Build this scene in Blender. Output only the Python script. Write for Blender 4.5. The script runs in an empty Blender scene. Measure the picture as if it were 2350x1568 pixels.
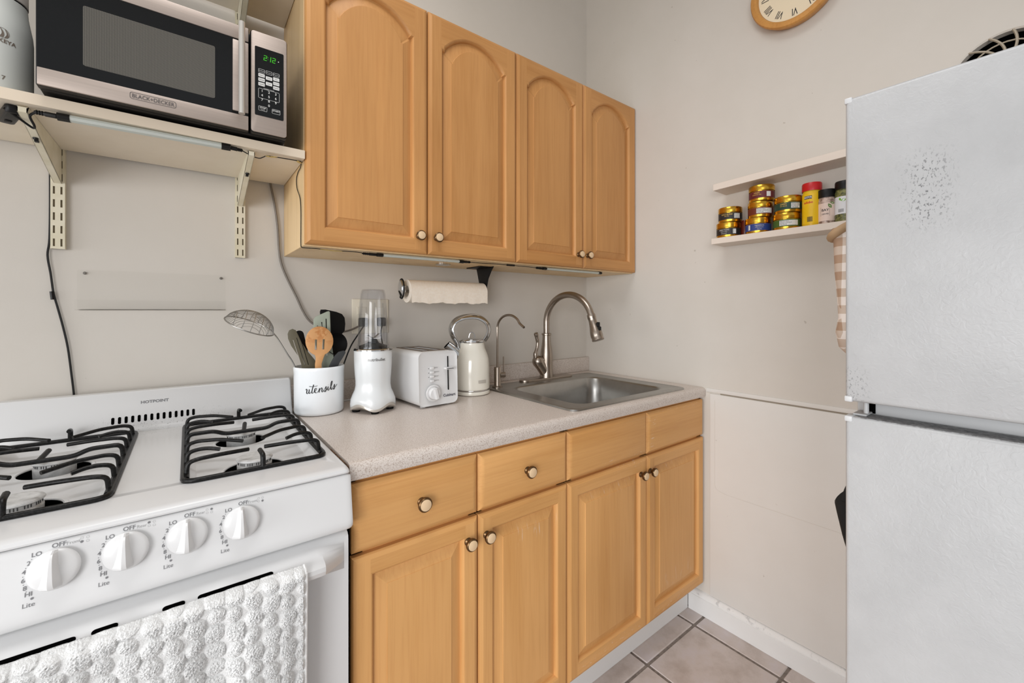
import bpy, bmesh, math, random
import numpy as np
from mathutils import Vector, Matrix
random.seed(7)
rng = np.random.default_rng(7)
SC = bpy.context.scene
COL = SC.collection
PI = math.pi

# ------------------------------------------------------------------ camera, light, exposure
cam_d = bpy.data.cameras.new('camera')
cam = bpy.data.objects.new('camera', cam_d)
COL.objects.link(cam)
F_PX = 969.75
cam_d.sensor_fit = 'HORIZONTAL'
cam_d.sensor_width = 36.0
cam_d.lens = F_PX * 36.0 / 2350.0
cam_d.shift_x = 0.0
cam_d.shift_y = (713.36 - 784.0) / 2350.0
cam_d.clip_start = 0.02
cam.location = (-1.6514, -1.5138, 1.2226)
cam.rotation_euler = (PI / 2, 0, -0.6546)
SC.camera = cam

SC.view_settings.view_transform = 'Standard'
SC.view_settings.look = 'None'
SC.view_settings.gamma = 1.0
SC.view_settings.use_curve_mapping = False
SC.view_settings.exposure = 0.0

W = bpy.data.worlds.new('world')
SC.world = W
W.use_nodes = True
bg = W.node_tree.nodes['Background']
bg.inputs[0].default_value = (0.97, 0.985, 1.0, 1)
bg.inputs[1].default_value = 0.54

def area(name, loc, target, sx, sy, power, color=(1, 1, 1), spread=180):
    d = bpy.data.lights.new(name, 'AREA')
    d.shape = 'RECTANGLE'
    d.size = sx
    d.size_y = sy
    d.energy = power
    d.color = color
    d.spread = math.radians(spread)
    o = bpy.data.objects.new(name, d)
    COL.objects.link(o)
    o.location = loc
    o.rotation_euler = (Vector(target) - Vector(loc)).to_track_quat('-Z', 'Y').to_euler()
    return o
area('window_light', (-3.5, -2.9, 1.35), (-0.5, -0.5, 0.35), 1.3, 1.3, 20, (0.99, 0.99, 1.0), 110)
area('side_fill_light', (-4.6, -1.3, 0.9), (0.0, -0.7, -0.2), 1.8, 1.3, 14, (0.98, 0.99, 1.0), 85)  # added fill from the left, aimed low to lift the lower right wall
area('top_fill_light', (-1.7, -0.95, 3.15), (-1.3, -0.75, 0.0), 1.0, 1.0, 11.5, (0.99, 0.99, 1.0), 130)  # added overhead fill for horizontal surfaces and the upper corner, no fixture

# ------------------------------------------------------------------ materials
def S(r, g, b):
    f = lambda c: (c / 255 / 12.92) if c / 255 <= 0.04045 else ((c / 255 + 0.055) / 1.055) ** 2.4
    return (f(r), f(g), f(b), 1)

class NT:
    def __init__(self, name):
        self.m = bpy.data.materials.new(name)
        self.m.use_nodes = True
        self.t = self.m.node_tree
        self.b = self.t.nodes['Principled BSDF']
    def n(self, typ, **kw):
        x = self.t.nodes.new(typ)
        for k, v in kw.items():
            if k.startswith('i_'):
                x.inputs[k[2:].replace('_', ' ')].default_value = v
            else:
                setattr(x, k, v)
        return x
    def l(self, a, b):
        self.t.links.new(a, b)
    def ramp(self, fac, stops):
        r = self.n('ShaderNodeValToRGB')
        while len(r.color_ramp.elements) < len(stops):
            r.color_ramp.elements.new(0.5)
        for e, (p, c) in zip(r.color_ramp.elements, stops):
            e.position = p
            e.color = c
        self.l(fac, r.inputs[0])
        return r.outputs[0]
    def math(self, op, a, b=None, clamp=False):
        x = self.n('ShaderNodeMath', operation=op, use_clamp=clamp)
        for i, v in enumerate((a, b)):
            if v is None:
                continue
            if isinstance(v, (int, float)):
                x.inputs[i].default_value = v
            else:
                self.l(v, x.inputs[i])
        return x.outputs[0]
    def mix(self, fac, a, b):
        x = self.n('ShaderNodeMix', data_type='RGBA')
        for sock, v in ((x.inputs[0], fac), (x.inputs[6], a), (x.inputs[7], b)):
            if isinstance(v, (int, float)):
                sock.default_value = v
            elif isinstance(v, tuple):
                sock.default_value = v
            else:
                self.l(v, sock)
        return x.outputs[2]
    def pos(self):
        return self.n('ShaderNodeNewGeometry').outputs['Position']
    def noise(self, vec, scale, detail=3, rough=0.5, dist=0.0, mscale=None, out='Fac'):
        if mscale is not None:
            mp = self.n('ShaderNodeMapping')
            mp.inputs['Scale'].default_value = mscale
            self.l(vec, mp.inputs[0])
            vec = mp.outputs[0]
        x = self.n('ShaderNodeTexNoise')
        x.inputs['Scale'].default_value = scale
        x.inputs['Detail'].default_value = detail
        x.inputs['Roughness'].default_value = rough
        x.inputs['Distortion'].default_value = dist
        self.l(vec, x.inputs['Vector'])
        return x.outputs[out]
    def bump(self, h, strength, dist=0.002):
        x = self.n('ShaderNodeBump')
        x.inputs['Strength'].default_value = strength
        x.inputs['Distance'].default_value = dist
        self.l(h, x.inputs['Height'])
        self.l(x.outputs[0], self.b.inputs['Normal'])
    def boxmask(self, c, h, soft=0.01):
        """1 inside an axis box about c with half sizes h (world space), soft edge."""
        p = self.pos()
        s = self.n('ShaderNodeSeparateXYZ')
        self.l(p, s.inputs[0])
        out = None
        for i in range(3):
            if h[i] is None:
                continue
            d = self.math('ABSOLUTE', self.math('SUBTRACT', s.outputs[i], c[i]))
            mr = self.n('ShaderNodeMapRange')
            mr.inputs['From Min'].default_value = h[i] + soft
            mr.inputs['From Max'].default_value = h[i] - soft
            self.l(d, mr.inputs[0])
            out = mr.outputs[0] if out is None else self.math('MULTIPLY', out, mr.outputs[0])
        return out

def plain(name, col, rough=0.5, metal=0.0, spec=None, coat=0.0, emit=None, emit_s=0.0):
    k = NT(name)
    k.b.inputs['Base Color'].default_value = col
    k.b.inputs['Roughness'].default_value = rough
    k.b.inputs['Metallic'].default_value = metal
    if spec is not None:
        k.b.inputs['Specular IOR Level'].default_value = spec
    if coat:
        k.b.inputs['Coat Weight'].default_value = coat
        k.b.inputs['Coat Roughness'].default_value = 0.08
    if emit:
        k.b.inputs['Emission Color'].default_value = emit
        k.b.inputs['Emission Strength'].default_value = emit_s
    return k.m

def speckle(name, col, col2, scale, lo, hi, rough, bump=0.0, coat=0.0, metal=0.0):
    k = NT(name)
    if name.startswith('cast_iron'):
        k.b.inputs['Specular IOR Level'].default_value = 0.3
    p = k.pos()
    f = k.noise(p, scale, 3, 0.6)
    c = k.ramp(f, [(lo, col), (hi, col2)])
    k.l(c, k.b.inputs['Base Color'])
    k.b.inputs['Roughness'].default_value = rough
    k.b.inputs['Metallic'].default_value = metal
    if coat:
        k.b.inputs['Coat Weight'].default_value = coat
    if bump:
        k.bump(f, bump)
    return k.m

def wood(name, vertical, base, dark, wear=()):
    k = NT(name)
    tc = k.n('ShaderNodeTexCoord')
    oi = k.n('ShaderNodeObjectInfo')
    add = k.n('ShaderNodeVectorMath', operation='ADD')
    sc = k.n('ShaderNodeVectorMath', operation='SCALE')
    cmb = k.n('ShaderNodeCombineXYZ')
    for i in range(3):
        k.l(oi.outputs['Random'], cmb.inputs[i])
    k.l(cmb.outputs[0], sc.inputs[0])
    sc.inputs['Scale'].default_value = 7.0
    k.l(tc.outputs['Object'], add.inputs[0])
    k.l(sc.outputs[0], add.inputs[1])
    v = add.outputs[0]
    lo = 0.7 if vertical else 9.0
    hi = 9.0 if vertical else 0.7
    f1 = k.noise(v, 1.0, 4, 0.55, 0.9, (lo * 1.0 if not vertical else 9.0, 9.0, 0.7 if vertical else 9.0))
    if not vertical:
        f1 = k.noise(v, 1.0, 4, 0.55, 0.9, (0.7, 9.0, 9.0))
    f2 = k.noise(v, 1.0, 3, 0.6, 0.2, (150, 150, 5) if vertical else (5, 150, 150))
    f3 = k.noise(v, 2.4, 2, 0.5, 0.0)
    c1 = k.ramp(f1, [(0.30, dark), (0.52, base), (0.75, tuple(min(1, x * 1.08) for x in base[:3]) + (1,))])
    d2 = tuple(x * 0.80 for x in base[:3]) + (1,)
    c2 = k.ramp(f2, [(0.30, d2), (0.55, (1, 1, 1, 1))])
    m = k.n('ShaderNodeMix', data_type='RGBA', blend_type='MULTIPLY')
    m.inputs[0].default_value = 0.15
    k.l(c1, m.inputs[6])
    k.l(c2, m.inputs[7])
    c3 = k.ramp(f3, [(0.3, (0.90, 0.89, 0.87, 1)), (0.7, (1.04, 1.04, 1.04, 1))])
    m2 = k.n('ShaderNodeMix', data_type='RGBA', blend_type='MULTIPLY')
    m2.inputs[0].default_value = 0.9
    k.l(m.outputs[2], m2.inputs[6])
    k.l(c3, m2.inputs[7])
    col = m2.outputs[2]
    for (c, h, sv) in wear:
        msk = k.boxmask(c, h, 0.012)
        st = k.noise(k.pos(), 1.0, 3, 0.6, 0.3, sv)
        a = k.math('MULTIPLY', msk, k.ramp(st, [(0.60, (0, 0, 0, 1)), (0.68, (1, 1, 1, 1))]))
        col = k.mix(k.math('MULTIPLY', a, 0.75), col, S(228, 205, 182))
    k.l(col, k.b.inputs['Base Color'])
    k.b.inputs['Roughness'].default_value = 0.42
    k.b.inputs['Specular IOR Level'].default_value = 0.35
    k.bump(f2, 0.05, 0.001)
    return k.m

WB, WD = S(222, 169, 107), S(213, 158, 95)  # one maple; base cabinets lightened to look better lit than the wall cabinets
UB, UD = S(202, 148, 91), S(192, 137, 80)
M = {}
M['wood_v_up'] = wood('maple_vertical_wall_cabinet', True, UB, UD)
M['wood_h_up'] = wood('maple_horizontal_wall_cabinet', False, UB, UD)
wear_h = [((-0.365, -0.64, 0.80), (0.022, None, 0.065), (30, 30, 220)),
          ((-0.50, -0.64, 0.735), (0.12, None, 0.010), (60, 30, 260)),
          ((-0.47, -0.64, 0.712), (0.10, None, 0.008), (60, 30, 260)),
          ((-0.46, -0.64, 0.15), (0.30, None, 0.012), (60, 30, 260)),
          ((-0.20, -0.64, 0.862), (0.18, None, 0.006), (40, 30, 300))]
wear_v = [((-0.90, -0.63, 0.625), (0.075, None, 0.022), (200, 30, 18)),
          ((-0.56, -0.63, 0.655), (0.11, None, 0.018), (260, 30, 22)),
          ((-0.20, -0.63, 0.655), (0.09, None, 0.016), (260, 30, 22)),
          ((-0.20, -0.63, 0.24), (0.10, None, 0.03), (300, 30, 14))]
M['wood_v'] = wood('maple_vertical_base_cabinet', True, WB, WD, wear_v)
M['wood_h'] = wood('maple_horizontal_base_cabinet', False, WB, WD, wear_h)
M['wood_side'] = wood('pale_maple_side', True, S(234, 204, 158), S(222, 188, 138))
M['wood_dark'] = plain('cabinet_shadow_edge', S(150, 92, 44), 0.6)

# walls: warm white paint with faint roller texture and small scuffs
def wallmat(name, col, col2):
    k = NT(name)
    p = k.pos()
    f = k.noise(p, 3.0, 4, 0.6)
    c = k.ramp(f, [(0.3, col2), (0.7, col)])
    sp = k.noise(p, 46.0, 2, 0.5)
    a = k.ramp(sp, [(0.755, (0, 0, 0, 1)), (0.785, (1, 1, 1, 1))])
    col3 = k.mix(k.math('MULTIPLY', a, 0.45), c, S(150, 138, 124))
    k.l(col3, k.b.inputs['Base Color'])
    k.b.inputs['Roughness'].default_value = 0.62
    k.b.inputs['Specular IOR Level'].default_value = 0.25
    k.bump(k.noise(p, 220.0, 3, 0.6), 0.12, 0.001)
    return k.m
M['wall'] = wallmat('warm_grey_wall_paint', S(212, 206, 198), S(207, 201, 192))
M['wall_low'] = wallmat('cream_wall_panel_paint', S(223, 221, 217), S(219, 216, 211))
M['ceiling'] = plain('ceiling_paint', S(225, 222, 216), 0.8)
M['grout'] = speckle('grout', S(112, 103, 97), S(140, 130, 122), 90, 0.35, 0.65, 0.9, 0.2)
k = NT('floor_tile')
p = k.pos()
f = k.noise(p, 9, 5, 0.65)
oi = k.n('ShaderNodeObjectInfo')
c = k.ramp(f, [(0.32, S(180, 168, 161)), (0.52, S(199, 189, 184)), (0.7, S(203, 195, 196))])
k.l(c, k.b.inputs['Base Color'])
k.b.inputs['Roughness'].default_value = 0.5
k.bump(k.noise(p, 60, 4, 0.6), 0.15)
M['tile'] = k.m
k = NT('baseboard_white')
p = k.pos()
f = k.noise(p, 40, 4, 0.7)
msk = k.boxmask((-0.01, -0.9, 0.082), (0.2, 0.40, 0.010), 0.006)
a = k.math('MULTIPLY', msk, k.ramp(f, [(0.56, (0, 0, 0, 1)), (0.66, (1, 1, 1, 1))]))
k.l(k.mix(k.math('MULTIPLY', a, 0.4), S(226, 226, 225), S(130, 132, 134)), k.b.inputs['Base Color'])
k.b.inputs['Roughness'].default_value = 0.4
M['trim'] = k.m
k = NT('laminate_counter')
p = k.pos()
f = k.noise(p, 420, 2, 0.6)
f2 = k.noise(p, 260, 2, 0.5)
c = k.ramp(f, [(0.34, S(178, 161, 150)), (0.47, S(211, 201, 192)), (0.62, S(219, 210, 203))])
a = k.ramp(f2, [(0.63, (0, 0, 0, 1)), (0.70, (1, 1, 1, 1))])
k.l(k.mix(k.math('MULTIPLY', a, 0.35), c, S(150, 126, 112)), k.b.inputs['Base Color'])
k.b.inputs['Roughness'].default_value = 0.32
k.b.inputs['Specular IOR Level'].default_value = 0.5
M['counter'] = k.m
M['cut_edge'] = speckle('laminate_cut_edge', S(70, 45, 28), S(140, 105, 78), 120, 0.4, 0.6, 0.8)

def brushed(name, col, rough, mscale, metal=1.0):
    k = NT(name)
    p = k.pos()
    f = k.noise(p, 1.0, 3, 0.6, 0.0, mscale)
    c = k.ramp(f, [(0.3, tuple(x * 0.9 for x in col[:3]) + (1,)), (0.7, col)])
    k.l(c, k.b.inputs['Base Color'])
    k.b.inputs['Metallic'].default_value = metal
    k.b.inputs['Roughness'].default_value = rough
    return k.m
M['steel'] = brushed('sink_steel', S(176, 174, 170), 0.34, (30, 30, 30))
M['nickel'] = brushed('brushed_nickel', S(172, 160, 148), 0.30, (20, 20, 300))
M['steel_mw'] = brushed('microwave_steel', S(182, 168, 158), 0.5, (8, 8, 400), 0.55)
M['silver'] = plain('silver_plastic', S(205, 200, 192), 0.35, 0.5)
M['chrome'] = plain('chrome', S(205, 205, 205), 0.10, 1.0)
M['alu'] = plain('aluminium', S(200, 206, 200), 0.4, 0.3)
M['black'] = plain('black_plastic', S(17, 16, 16), 0.42, 0, 0.3)
M['black_soft'] = plain('black_rubber', S(13, 12, 12), 0.6, 0, 0.22)
M['black_gloss'] = plain('black_glass', S(20, 21, 22), 0.15, 0, 0.3)
M['void'] = plain('cavity_shade', S(6, 6, 6), 0.9, 0, 0.0)  # near-black colour standing for the shade inside slots and openings
M['iron'] = speckle('cast_iron_rod', S(9, 9, 9), S(44, 43, 42), 240, 0.48, 0.82, 0.38, 0.2)
M['burner'] = speckle('burner_metal', S(182, 182, 181), S(208, 208, 207), 90, 0.30, 0.6, 0.4, 0.02, 0, 0.1)
M['slot_grey'] = plain('burner_slot', S(70, 70, 70), 0.7)
M['enamel'] = plain('white_enamel', S(219, 219, 219), 0.32, 0, 0.5, 0.12)
k = NT('white_enamel_spattered')
p = k.pos()
sp = k.noise(p, 330, 2, 0.5)
msk = k.boxmask((-1.70, -0.09, 0.930), (0.13, 0.06, 0.016), 0.02)
a = k.math('MULTIPLY', msk, k.ramp(sp, [(0.62, (0, 0, 0, 1)), (0.68, (1, 1, 1, 1))]))
k.l(k.mix(k.math('MULTIPLY', a, 0.6), S(220, 220, 220), S(90, 88, 86)), k.b.inputs['Base Color'])
k.b.inputs['Roughness'].default_value = 0.25
M['enamel_dirty'] = k.m
M['print'] = plain('grey_print', S(122, 122, 124), 0.6)
M['print_light'] = plain('light_grey_print', S(172, 172, 172), 0.6)
M['print_dark'] = plain('dark_print', S(38, 36, 38), 0.6)
M['print_black'] = plain('black_ink', S(14, 14, 15), 0.5)
M['print_white'] = plain('white_print', S(215, 215, 212), 0.6)
M['print_navy'] = plain('navy_print', S(44, 44, 66), 0.6)
M['white_plastic'] = plain('white_plastic', S(222, 222, 222), 0.28, 0, 0.5)
M['pearl'] = plain('pearl_white', S(226, 229, 230), 0.30, 0.1, 0.5, 0.3)
M['ceramic'] = plain('white_ceramic', S(243, 247, 250), 0.12, 0, 0.5, 0.4)
M['cream_gloss'] = plain('cream_gloss', S(232, 228, 216), 0.14, 0, 0.5, 0.5)
M['cream_paint'] = speckle('cream_shelf_laminate', S(228, 216, 196), S(234, 223, 205), 6, 0.35, 0.65, 0.5)
M['cream_metal'] = speckle('cream_bracket_paint', S(216, 208, 182), S(227, 220, 200), 18, 0.35, 0.65, 0.45)
M['shelf_white'] = plain('small_shelf_white', S(224, 212, 200), 0.5)
M['shelf_edge'] = plain('shelf_edging', S(222, 206, 184), 0.5)
M['grey_cord'] = plain('grey_cord', S(120, 112, 104), 0.5)
M['paper'] = speckle('paper_towel', S(246, 233, 216), S(250, 240, 226), 120, 0.35, 0.65, 0.9, 0.25)
M['outlet'] = plain('almond_plate', S(226, 218, 200), 0.35)
M['glue'] = plain('dried_glue', S(205, 178, 108), 0.5)
k = NT('fridge_white')
p = k.pos()
h = k.noise(p, 120, 2, 0.5, 1.2)
sp = k.noise(p, 1.0, 2, 0.55, 0.6, (300, 300, 190))
m1 = k.boxmask((-0.72, -1.382, 1.415), (0.05, 0.022, 0.055), 0.018)
m2 = k.boxmask((-0.72, -1.29, 1.085), (0.05, 0.012, 0.03), 0.016)
m3 = k.math('MULTIPLY', k.math('ADD', m1, m2, True), k.ramp(sp, [(0.57, (0, 0, 0, 1)), (0.63, (1, 1, 1, 1))]))
fn = k.noise(p, 5, 5, 0.65)
base = k.ramp(fn, [(0.30, S(172, 173, 174)), (0.65, S(184, 185, 186))])
k.l(k.mix(k.math('MULTIPLY', m3, 0.7), base, S(70, 70, 72)), k.b.inputs['Base Color'])
k.b.inputs['Roughness'].default_value = 0.36
k.bump(h, 0.35, 0.0012)
M['fridge'] = k.m
M['fridge_plain'] = plain('fridge_plastic', S(186, 187, 188), 0.4)
k = NT('fridge_door_top')  # mottled grey, darker than the door faces
p = k.pos()
f = k.noise(p, 130, 4, 0.7)
c = k.ramp(f, [(0.35, S(96, 96, 97)), (0.6, S(150, 150, 151))])
k.l(c, k.b.inputs['Base Color'])
k.b.inputs['Roughness'].default_value = 0.6
M['fridge_top_grey'] = k.m
k = NT('terry_cloth')
p = k.pos()
f = k.noise(p, 520, 3, 0.7)
k.b.inputs['Base Color'].default_value = S(242, 242, 241)
k.b.inputs['Roughness'].default_value = 0.95
k.b.inputs['Sheen Weight'].default_value = 0.3
k.bump(f, 0.7, 0.003)
M['terry'] = k.m
M['gold'] = plain('gold_tin', S(214, 168, 62), 0.24, 1.0)
M['brass'] = plain('antique_brass', S(112, 88, 62), 0.32, 1.0)
M['knob_face'] = plain('cream_knob_face', S(226, 196, 158), 0.3)
M['clock_wood'] = wood('clock_wood', False, S(202, 146, 78), S(184, 126, 62))
M['clock_face'] = plain('clock_face', S(232, 216, 186), 0.6)
M['sage'] = plain('sage_silicone', S(168, 176, 160), 0.55)
M['olive'] = plain('olive_silicone', S(98, 92, 74), 0.55)
k = NT('spoon_wood')
p = k.pos()
f = k.noise(p, 45, 4, 0.6)
m1 = k.boxmask((-1.34, -0.17, 1.155), (0.1, 0.1, 0.02), 0.02)
a = k.math('MULTIPLY', m1, k.ramp(f, [(0.5, (0, 0, 0, 1)), (0.58, (1, 1, 1, 1))]))
k.l(k.mix(k.math('MULTIPLY', a, 0.8), S(212, 158, 104), S(184, 112, 50)), k.b.inputs['Base Color'])
k.b.inputs['Roughness'].default_value = 0.5
M['spoon'] = k.m
def thin_clear(name, tint, gloss, rough=0.04):
    k = NT(name)
    out = k.t.nodes['Material Output']
    tr = k.n('ShaderNodeBsdfTransparent')
    tr.inputs[0].default_value = tint
    gl = k.n('ShaderNodeBsdfGlossy')
    gl.inputs['Roughness'].default_value = rough
    lw = k.n('ShaderNodeLayerWeight')
    lw.inputs['Blend'].default_value = 0.5
    fr = k.n('ShaderNodeMapRange')
    fr.inputs['From Min'].default_value = 0.0
    fr.inputs['To Min'].default_value = 0.03
    fr.inputs['To Max'].default_value = 0.55
    k.l(k.math('POWER', lw.outputs['Facing'], 3.5), fr.inputs[0])
    mx = k.n('ShaderNodeMixShader')
    k.l(k.math('MULTIPLY', fr.outputs[0], gloss, True), mx.inputs[0])
    k.l(tr.outputs[0], mx.inputs[1])
    k.l(gl.outputs[0], mx.inputs[2])
    k.l(mx.outputs[0], out.inputs['Surface'])
    return k.m
M['clear'] = thin_clear('clear_plastic', (0.94, 0.943, 0.952, 1), 1.0)
M['acrylic'] = thin_clear('acrylic', (0.992, 0.992, 0.99, 1), 0.3)
# gingham cloth: woven stripes crossing
k = NT('gingham')
s = k.n('ShaderNodeSeparateXYZ')
k.l(k.pos(), s.inputs[0])
fz = k.math('GREATER_THAN', k.math('FRACT', k.math('MULTIPLY', s.outputs[2], 30.0)), 0.5)
fx = k.math('GREATER_THAN', k.math('FRACT', k.math('MULTIPLY', k.math('SUBTRACT', s.outputs[1], s.outputs[0]), 38.0)), 0.5)
f = k.math('MULTIPLY', k.math('ADD', fx, fz), 0.5)
k.l(k.ramp(f, [(0.0, S(238, 228, 220)), (0.5, S(206, 188, 172)), (1.0, S(178, 148, 124))]), k.b.inputs['Base Color'])
k.b.inputs['Roughness'].default_value = 0.9
M['gingham'] = k.m
M['tan_cloth'] = plain('tan_cloth', S(176, 146, 112), 0.9)
M['black_cloth'] = plain('black_cloth', S(22, 21, 21), 0.9)
# microwave window: perforated screen
k = NT('oven_screen')
sx_ = k.n('ShaderNodeSeparateXYZ')
k.l(k.pos(), sx_.inputs[0])
fx_ = k.math('SUBTRACT', k.math('FRACT', k.math('MULTIPLY', sx_.outputs[0], 420.0)), 0.5)
fz_ = k.math('SUBTRACT', k.math('FRACT', k.math('MULTIPLY', sx_.outputs[2], 420.0)), 0.5)
dd_ = k.math('SQRT', k.math('ADD', k.math('MULTIPLY', fx_, fx_), k.math('MULTIPLY', fz_, fz_)))
k.l(k.ramp(dd_, [(0.30, S(112, 108, 100)), (0.44, S(62, 60, 56))]), k.b.inputs['Base Color'])
k.b.inputs['Roughness'].default_value = 0.22
M['screen'] = k.m
M['led_green'] = plain('green_led', S(30, 120, 10), 0.5, emit=S(64, 190, 20), emit_s=0.55)

# ------------------------------------------------------------------ mesh helpers
def nb():
    return bmesh.new()

def join(bm, other, mat=None):
    if mat is not None:
        for f in other.faces:
            f.material_index = mat
    me = bpy.data.meshes.new('tmp')
    other.to_mesh(me)
    other.free()
    bm.from_mesh(me)
    bpy.data.meshes.remove(me)
    return bm

def box(bm, x0, x1, y0, y1, z0, z1, bev=0.0, seg=2, mat=0):
    b = nb()
    bmesh.ops.create_cube(b, size=1.0)
    for v in b.verts:
        v.co = Vector(((x0 + x1) / 2 + v.co.x * (x1 - x0), (y0 + y1) / 2 + v.co.y * (y1 - y0), (z0 + z1) / 2 + v.co.z * (z1 - z0)))
    if bev > 0:
        bmesh.ops.bevel(b, geom=b.edges[:] + b.verts[:], offset=bev, segments=seg, profile=0.5, affect='EDGES', clamp_overlap=True)
    return join(bm, b, mat)

def bridge(bm, A, B, mat=0, closed=True, flip=False):
    n = len(A)
    for i in range(n if closed else n - 1):
        j = (i + 1) % n
        q = [A[i], A[j], B[j], B[i]]
        if flip:
            q.reverse()
        try:
            f = bm.faces.new(q)
            f.material_index = mat
        except ValueError:
            pass

def loft(bm, loops, mat=0, cap0=True, cap1=True, closed=True):
    """loops: lists of 3D points of equal length."""
    V = [[bm.verts.new(p) for p in L] for L in loops]
    for a, b in zip(V, V[1:]):
        bridge(bm, a, b, mat, closed)
    for flag, L, rev in ((cap0, V[0], True), (cap1, V[-1], False)):
        if flag:
            try:
                f = bm.faces.new(list(reversed(L)) if rev else L)
                f.material_index = mat
            except ValueError:
                pass
    return V

def lathe(bm, prof, c=(0, 0, 0), seg=32, axis='z', mat=0, mats=None, mtx=None):
    """prof: (radius, height) list; closes at radius 0."""
    if mtx is None:
        R = {'z': Matrix.Identity(3), 'x': Matrix(((0, 0, 1), (0, 1, 0), (-1, 0, 0))), 'y': Matrix(((1, 0, 0), (0, 0, -1), (0, 1, 0)))}[axis]
        mtx = Matrix.Translation(c) @ R.to_4x4()
    rows = []
    for r, h in prof:
        if r < 1e-6:
            rows.append([bm.verts.new(mtx @ Vector((0, 0, h)))])
        else:
            rows.append([bm.verts.new(mtx @ Vector((r * math.cos(2 * PI * i / seg), r * math.sin(2 * PI * i / seg), h))) for i in range(seg)])
    for idx, (a, b) in enumerate(zip(rows, rows[1:])):
        mi = mats[idx] if mats else mat
        if len(a) == 1 and len(b) == 1:
            continue
        for i in range(seg):
            j = (i + 1) % seg
            if len(a) == 1:
                q = [a[0], b[j], b[i]]
            elif len(b) == 1:
                q = [a[i], a[j], b[0]]
            else:
                q = [a[i], a[j], b[j], b[i]]
            f = bm.faces.new(q)
            f.material_index = mi
    return bm

def spline(pts, n=8, closed=False):
    """Catmull-Rom through the points."""
    P = [Vector(p) for p in pts]
    if len(P) < 3:
        return P
    out = []
    m = len(P)
    for i in range(m if closed else m - 1):
        p0 = P[(i - 1) % m] if (closed or i > 0) else P[0] * 2 - P[1]
        p1, p2 = P[i], P[(i + 1) % m]
        p3 = P[(i + 2) % m] if (closed or i + 2 < m) else P[-1] * 2 - P[-2]
        for s in range(n):
            t = s / n
            out.append(0.5 * ((2 * p1) + (p2 - p0) * t + (2 * p0 - 5 * p1 + 4 * p2 - p3) * t * t + (3 * p1 - p0 - 3 * p2 + p3) * t ** 3))
    if not closed:
        out.append(P[-1])
    return out

def fillet(pts, r, n=4, closed=False):
    """Polyline with rounded corners."""
    P = [Vector(p) for p in pts]
    m = len(P)
    out = []
    for i in range(m):
        if not closed and i in (0, m - 1):
            out.append(P[i])
            continue
        a, b, c = P[(i - 1) % m], P[i], P[(i + 1) % m]
        d1, d2 = (a - b), (c - b)
        k = min(r, d1.length * 0.49, d2.length * 0.49)
        s, e = b + d1.normalized() * k, b + d2.normalized() * k
        for j in range(n + 1):
            t = j / n
            out.append(s * (1 - t) ** 2 + b * 2 * t * (1 - t) + e * t * t)
    return out

def tube(bm, pts, r, seg=8, closed=False, mat=0, flat=None, up=None, cap=True):
    """Swept tube; r number or list; flat=(a,b) elliptic half sizes with b along `up`."""
    P = [Vector(p) for p in pts]
    n = len(P)
    T = []
    for i in range(n):
        a = P[(i - 1) % n] if (closed or i > 0) else P[i]
        b = P[(i + 1) % n] if (closed or i < n - 1) else P[i]
        t = (b - a)
        T.append(t.normalized() if t.length > 1e-9 else Vector((0, 0, 1)))
    if up is not None:
        N0 = Vector(up)
    else:
        N0 = Vector((0, 0, 1)) if abs(T[0].z) < 0.9 else Vector((1, 0, 0))
    loops = []
    N = N0
    for i in range(n):
        if up is not None:
            N = Vector(up)
        N = (N - T[i] * N.dot(T[i]))
        N = N.normalized() if N.length > 1e-6 else T[i].orthogonal().normalized()
        B = T[i].cross(N)
        rr = r[i] if isinstance(r, (list, tuple)) else r
        a, b = (flat if flat else (1, 1))
        loops.append([P[i] + B * (math.cos(2 * PI * k / seg) * rr * a) + N * (math.sin(2 * PI * k / seg) * rr * b) for k in range(seg)])
    V = [[bm.verts.new(p) for p in L] for L in loops]
    for a, b in zip(V, V[1:]):
        bridge(bm, a, b, mat)
    if closed:
        bridge(bm, V[-1], V[0], mat)
    elif cap:
        for L in (V[0][::-1], V[-1]):
            f = bm.faces.new(L)
            f.material_index = mat
    return bm

def rrect(x0, x1, y0, y1, r, n=5):
    """Rounded rectangle, CCW 2D points."""
    r = min(r, (x1 - x0) / 2 - 1e-5, (y1 - y0) / 2 - 1e-5)
    out = []
    for cx, cy, a0 in ((x1 - r, y0 + r, -PI / 2), (x1 - r, y1 - r, 0), (x0 + r, y1 - r, PI / 2), (x0 + r, y0 + r, PI)):
        for i in range(n + 1):
            a = a0 + PI / 2 * i / n
            out.append((cx + r * math.cos(a), cy + r * math.sin(a)))
    return out

def prism(bm, poly, f0, f1, mat=0, bev=0.0):
    """Extrude a 2D outline: f0/f1 map a 2D point to 3D at the two ends."""
    b = nb()
    loft(b, [[f0(p) for p in poly], [f1(p) for p in poly]])
    bmesh.ops.recalc_face_normals(b, faces=b.faces[:])
    if bev > 0:
        ed = [e for e in b.edges if any(len(f.verts) > 4 for f in e.link_faces)]
        bmesh.ops.bevel(b, geom=ed, offset=bev, segments=2, profile=0.5, affect='EDGES', clamp_overlap=True)
    return join(bm, b, mat)

WLOC = {}
def tag(o, label=None, cat=None, group=None, kind=None):
    if label: o['label'] = label
    if cat: o['category'] = cat
    if group: o['group'] = group
    if kind: o['kind'] = kind
    return o

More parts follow.
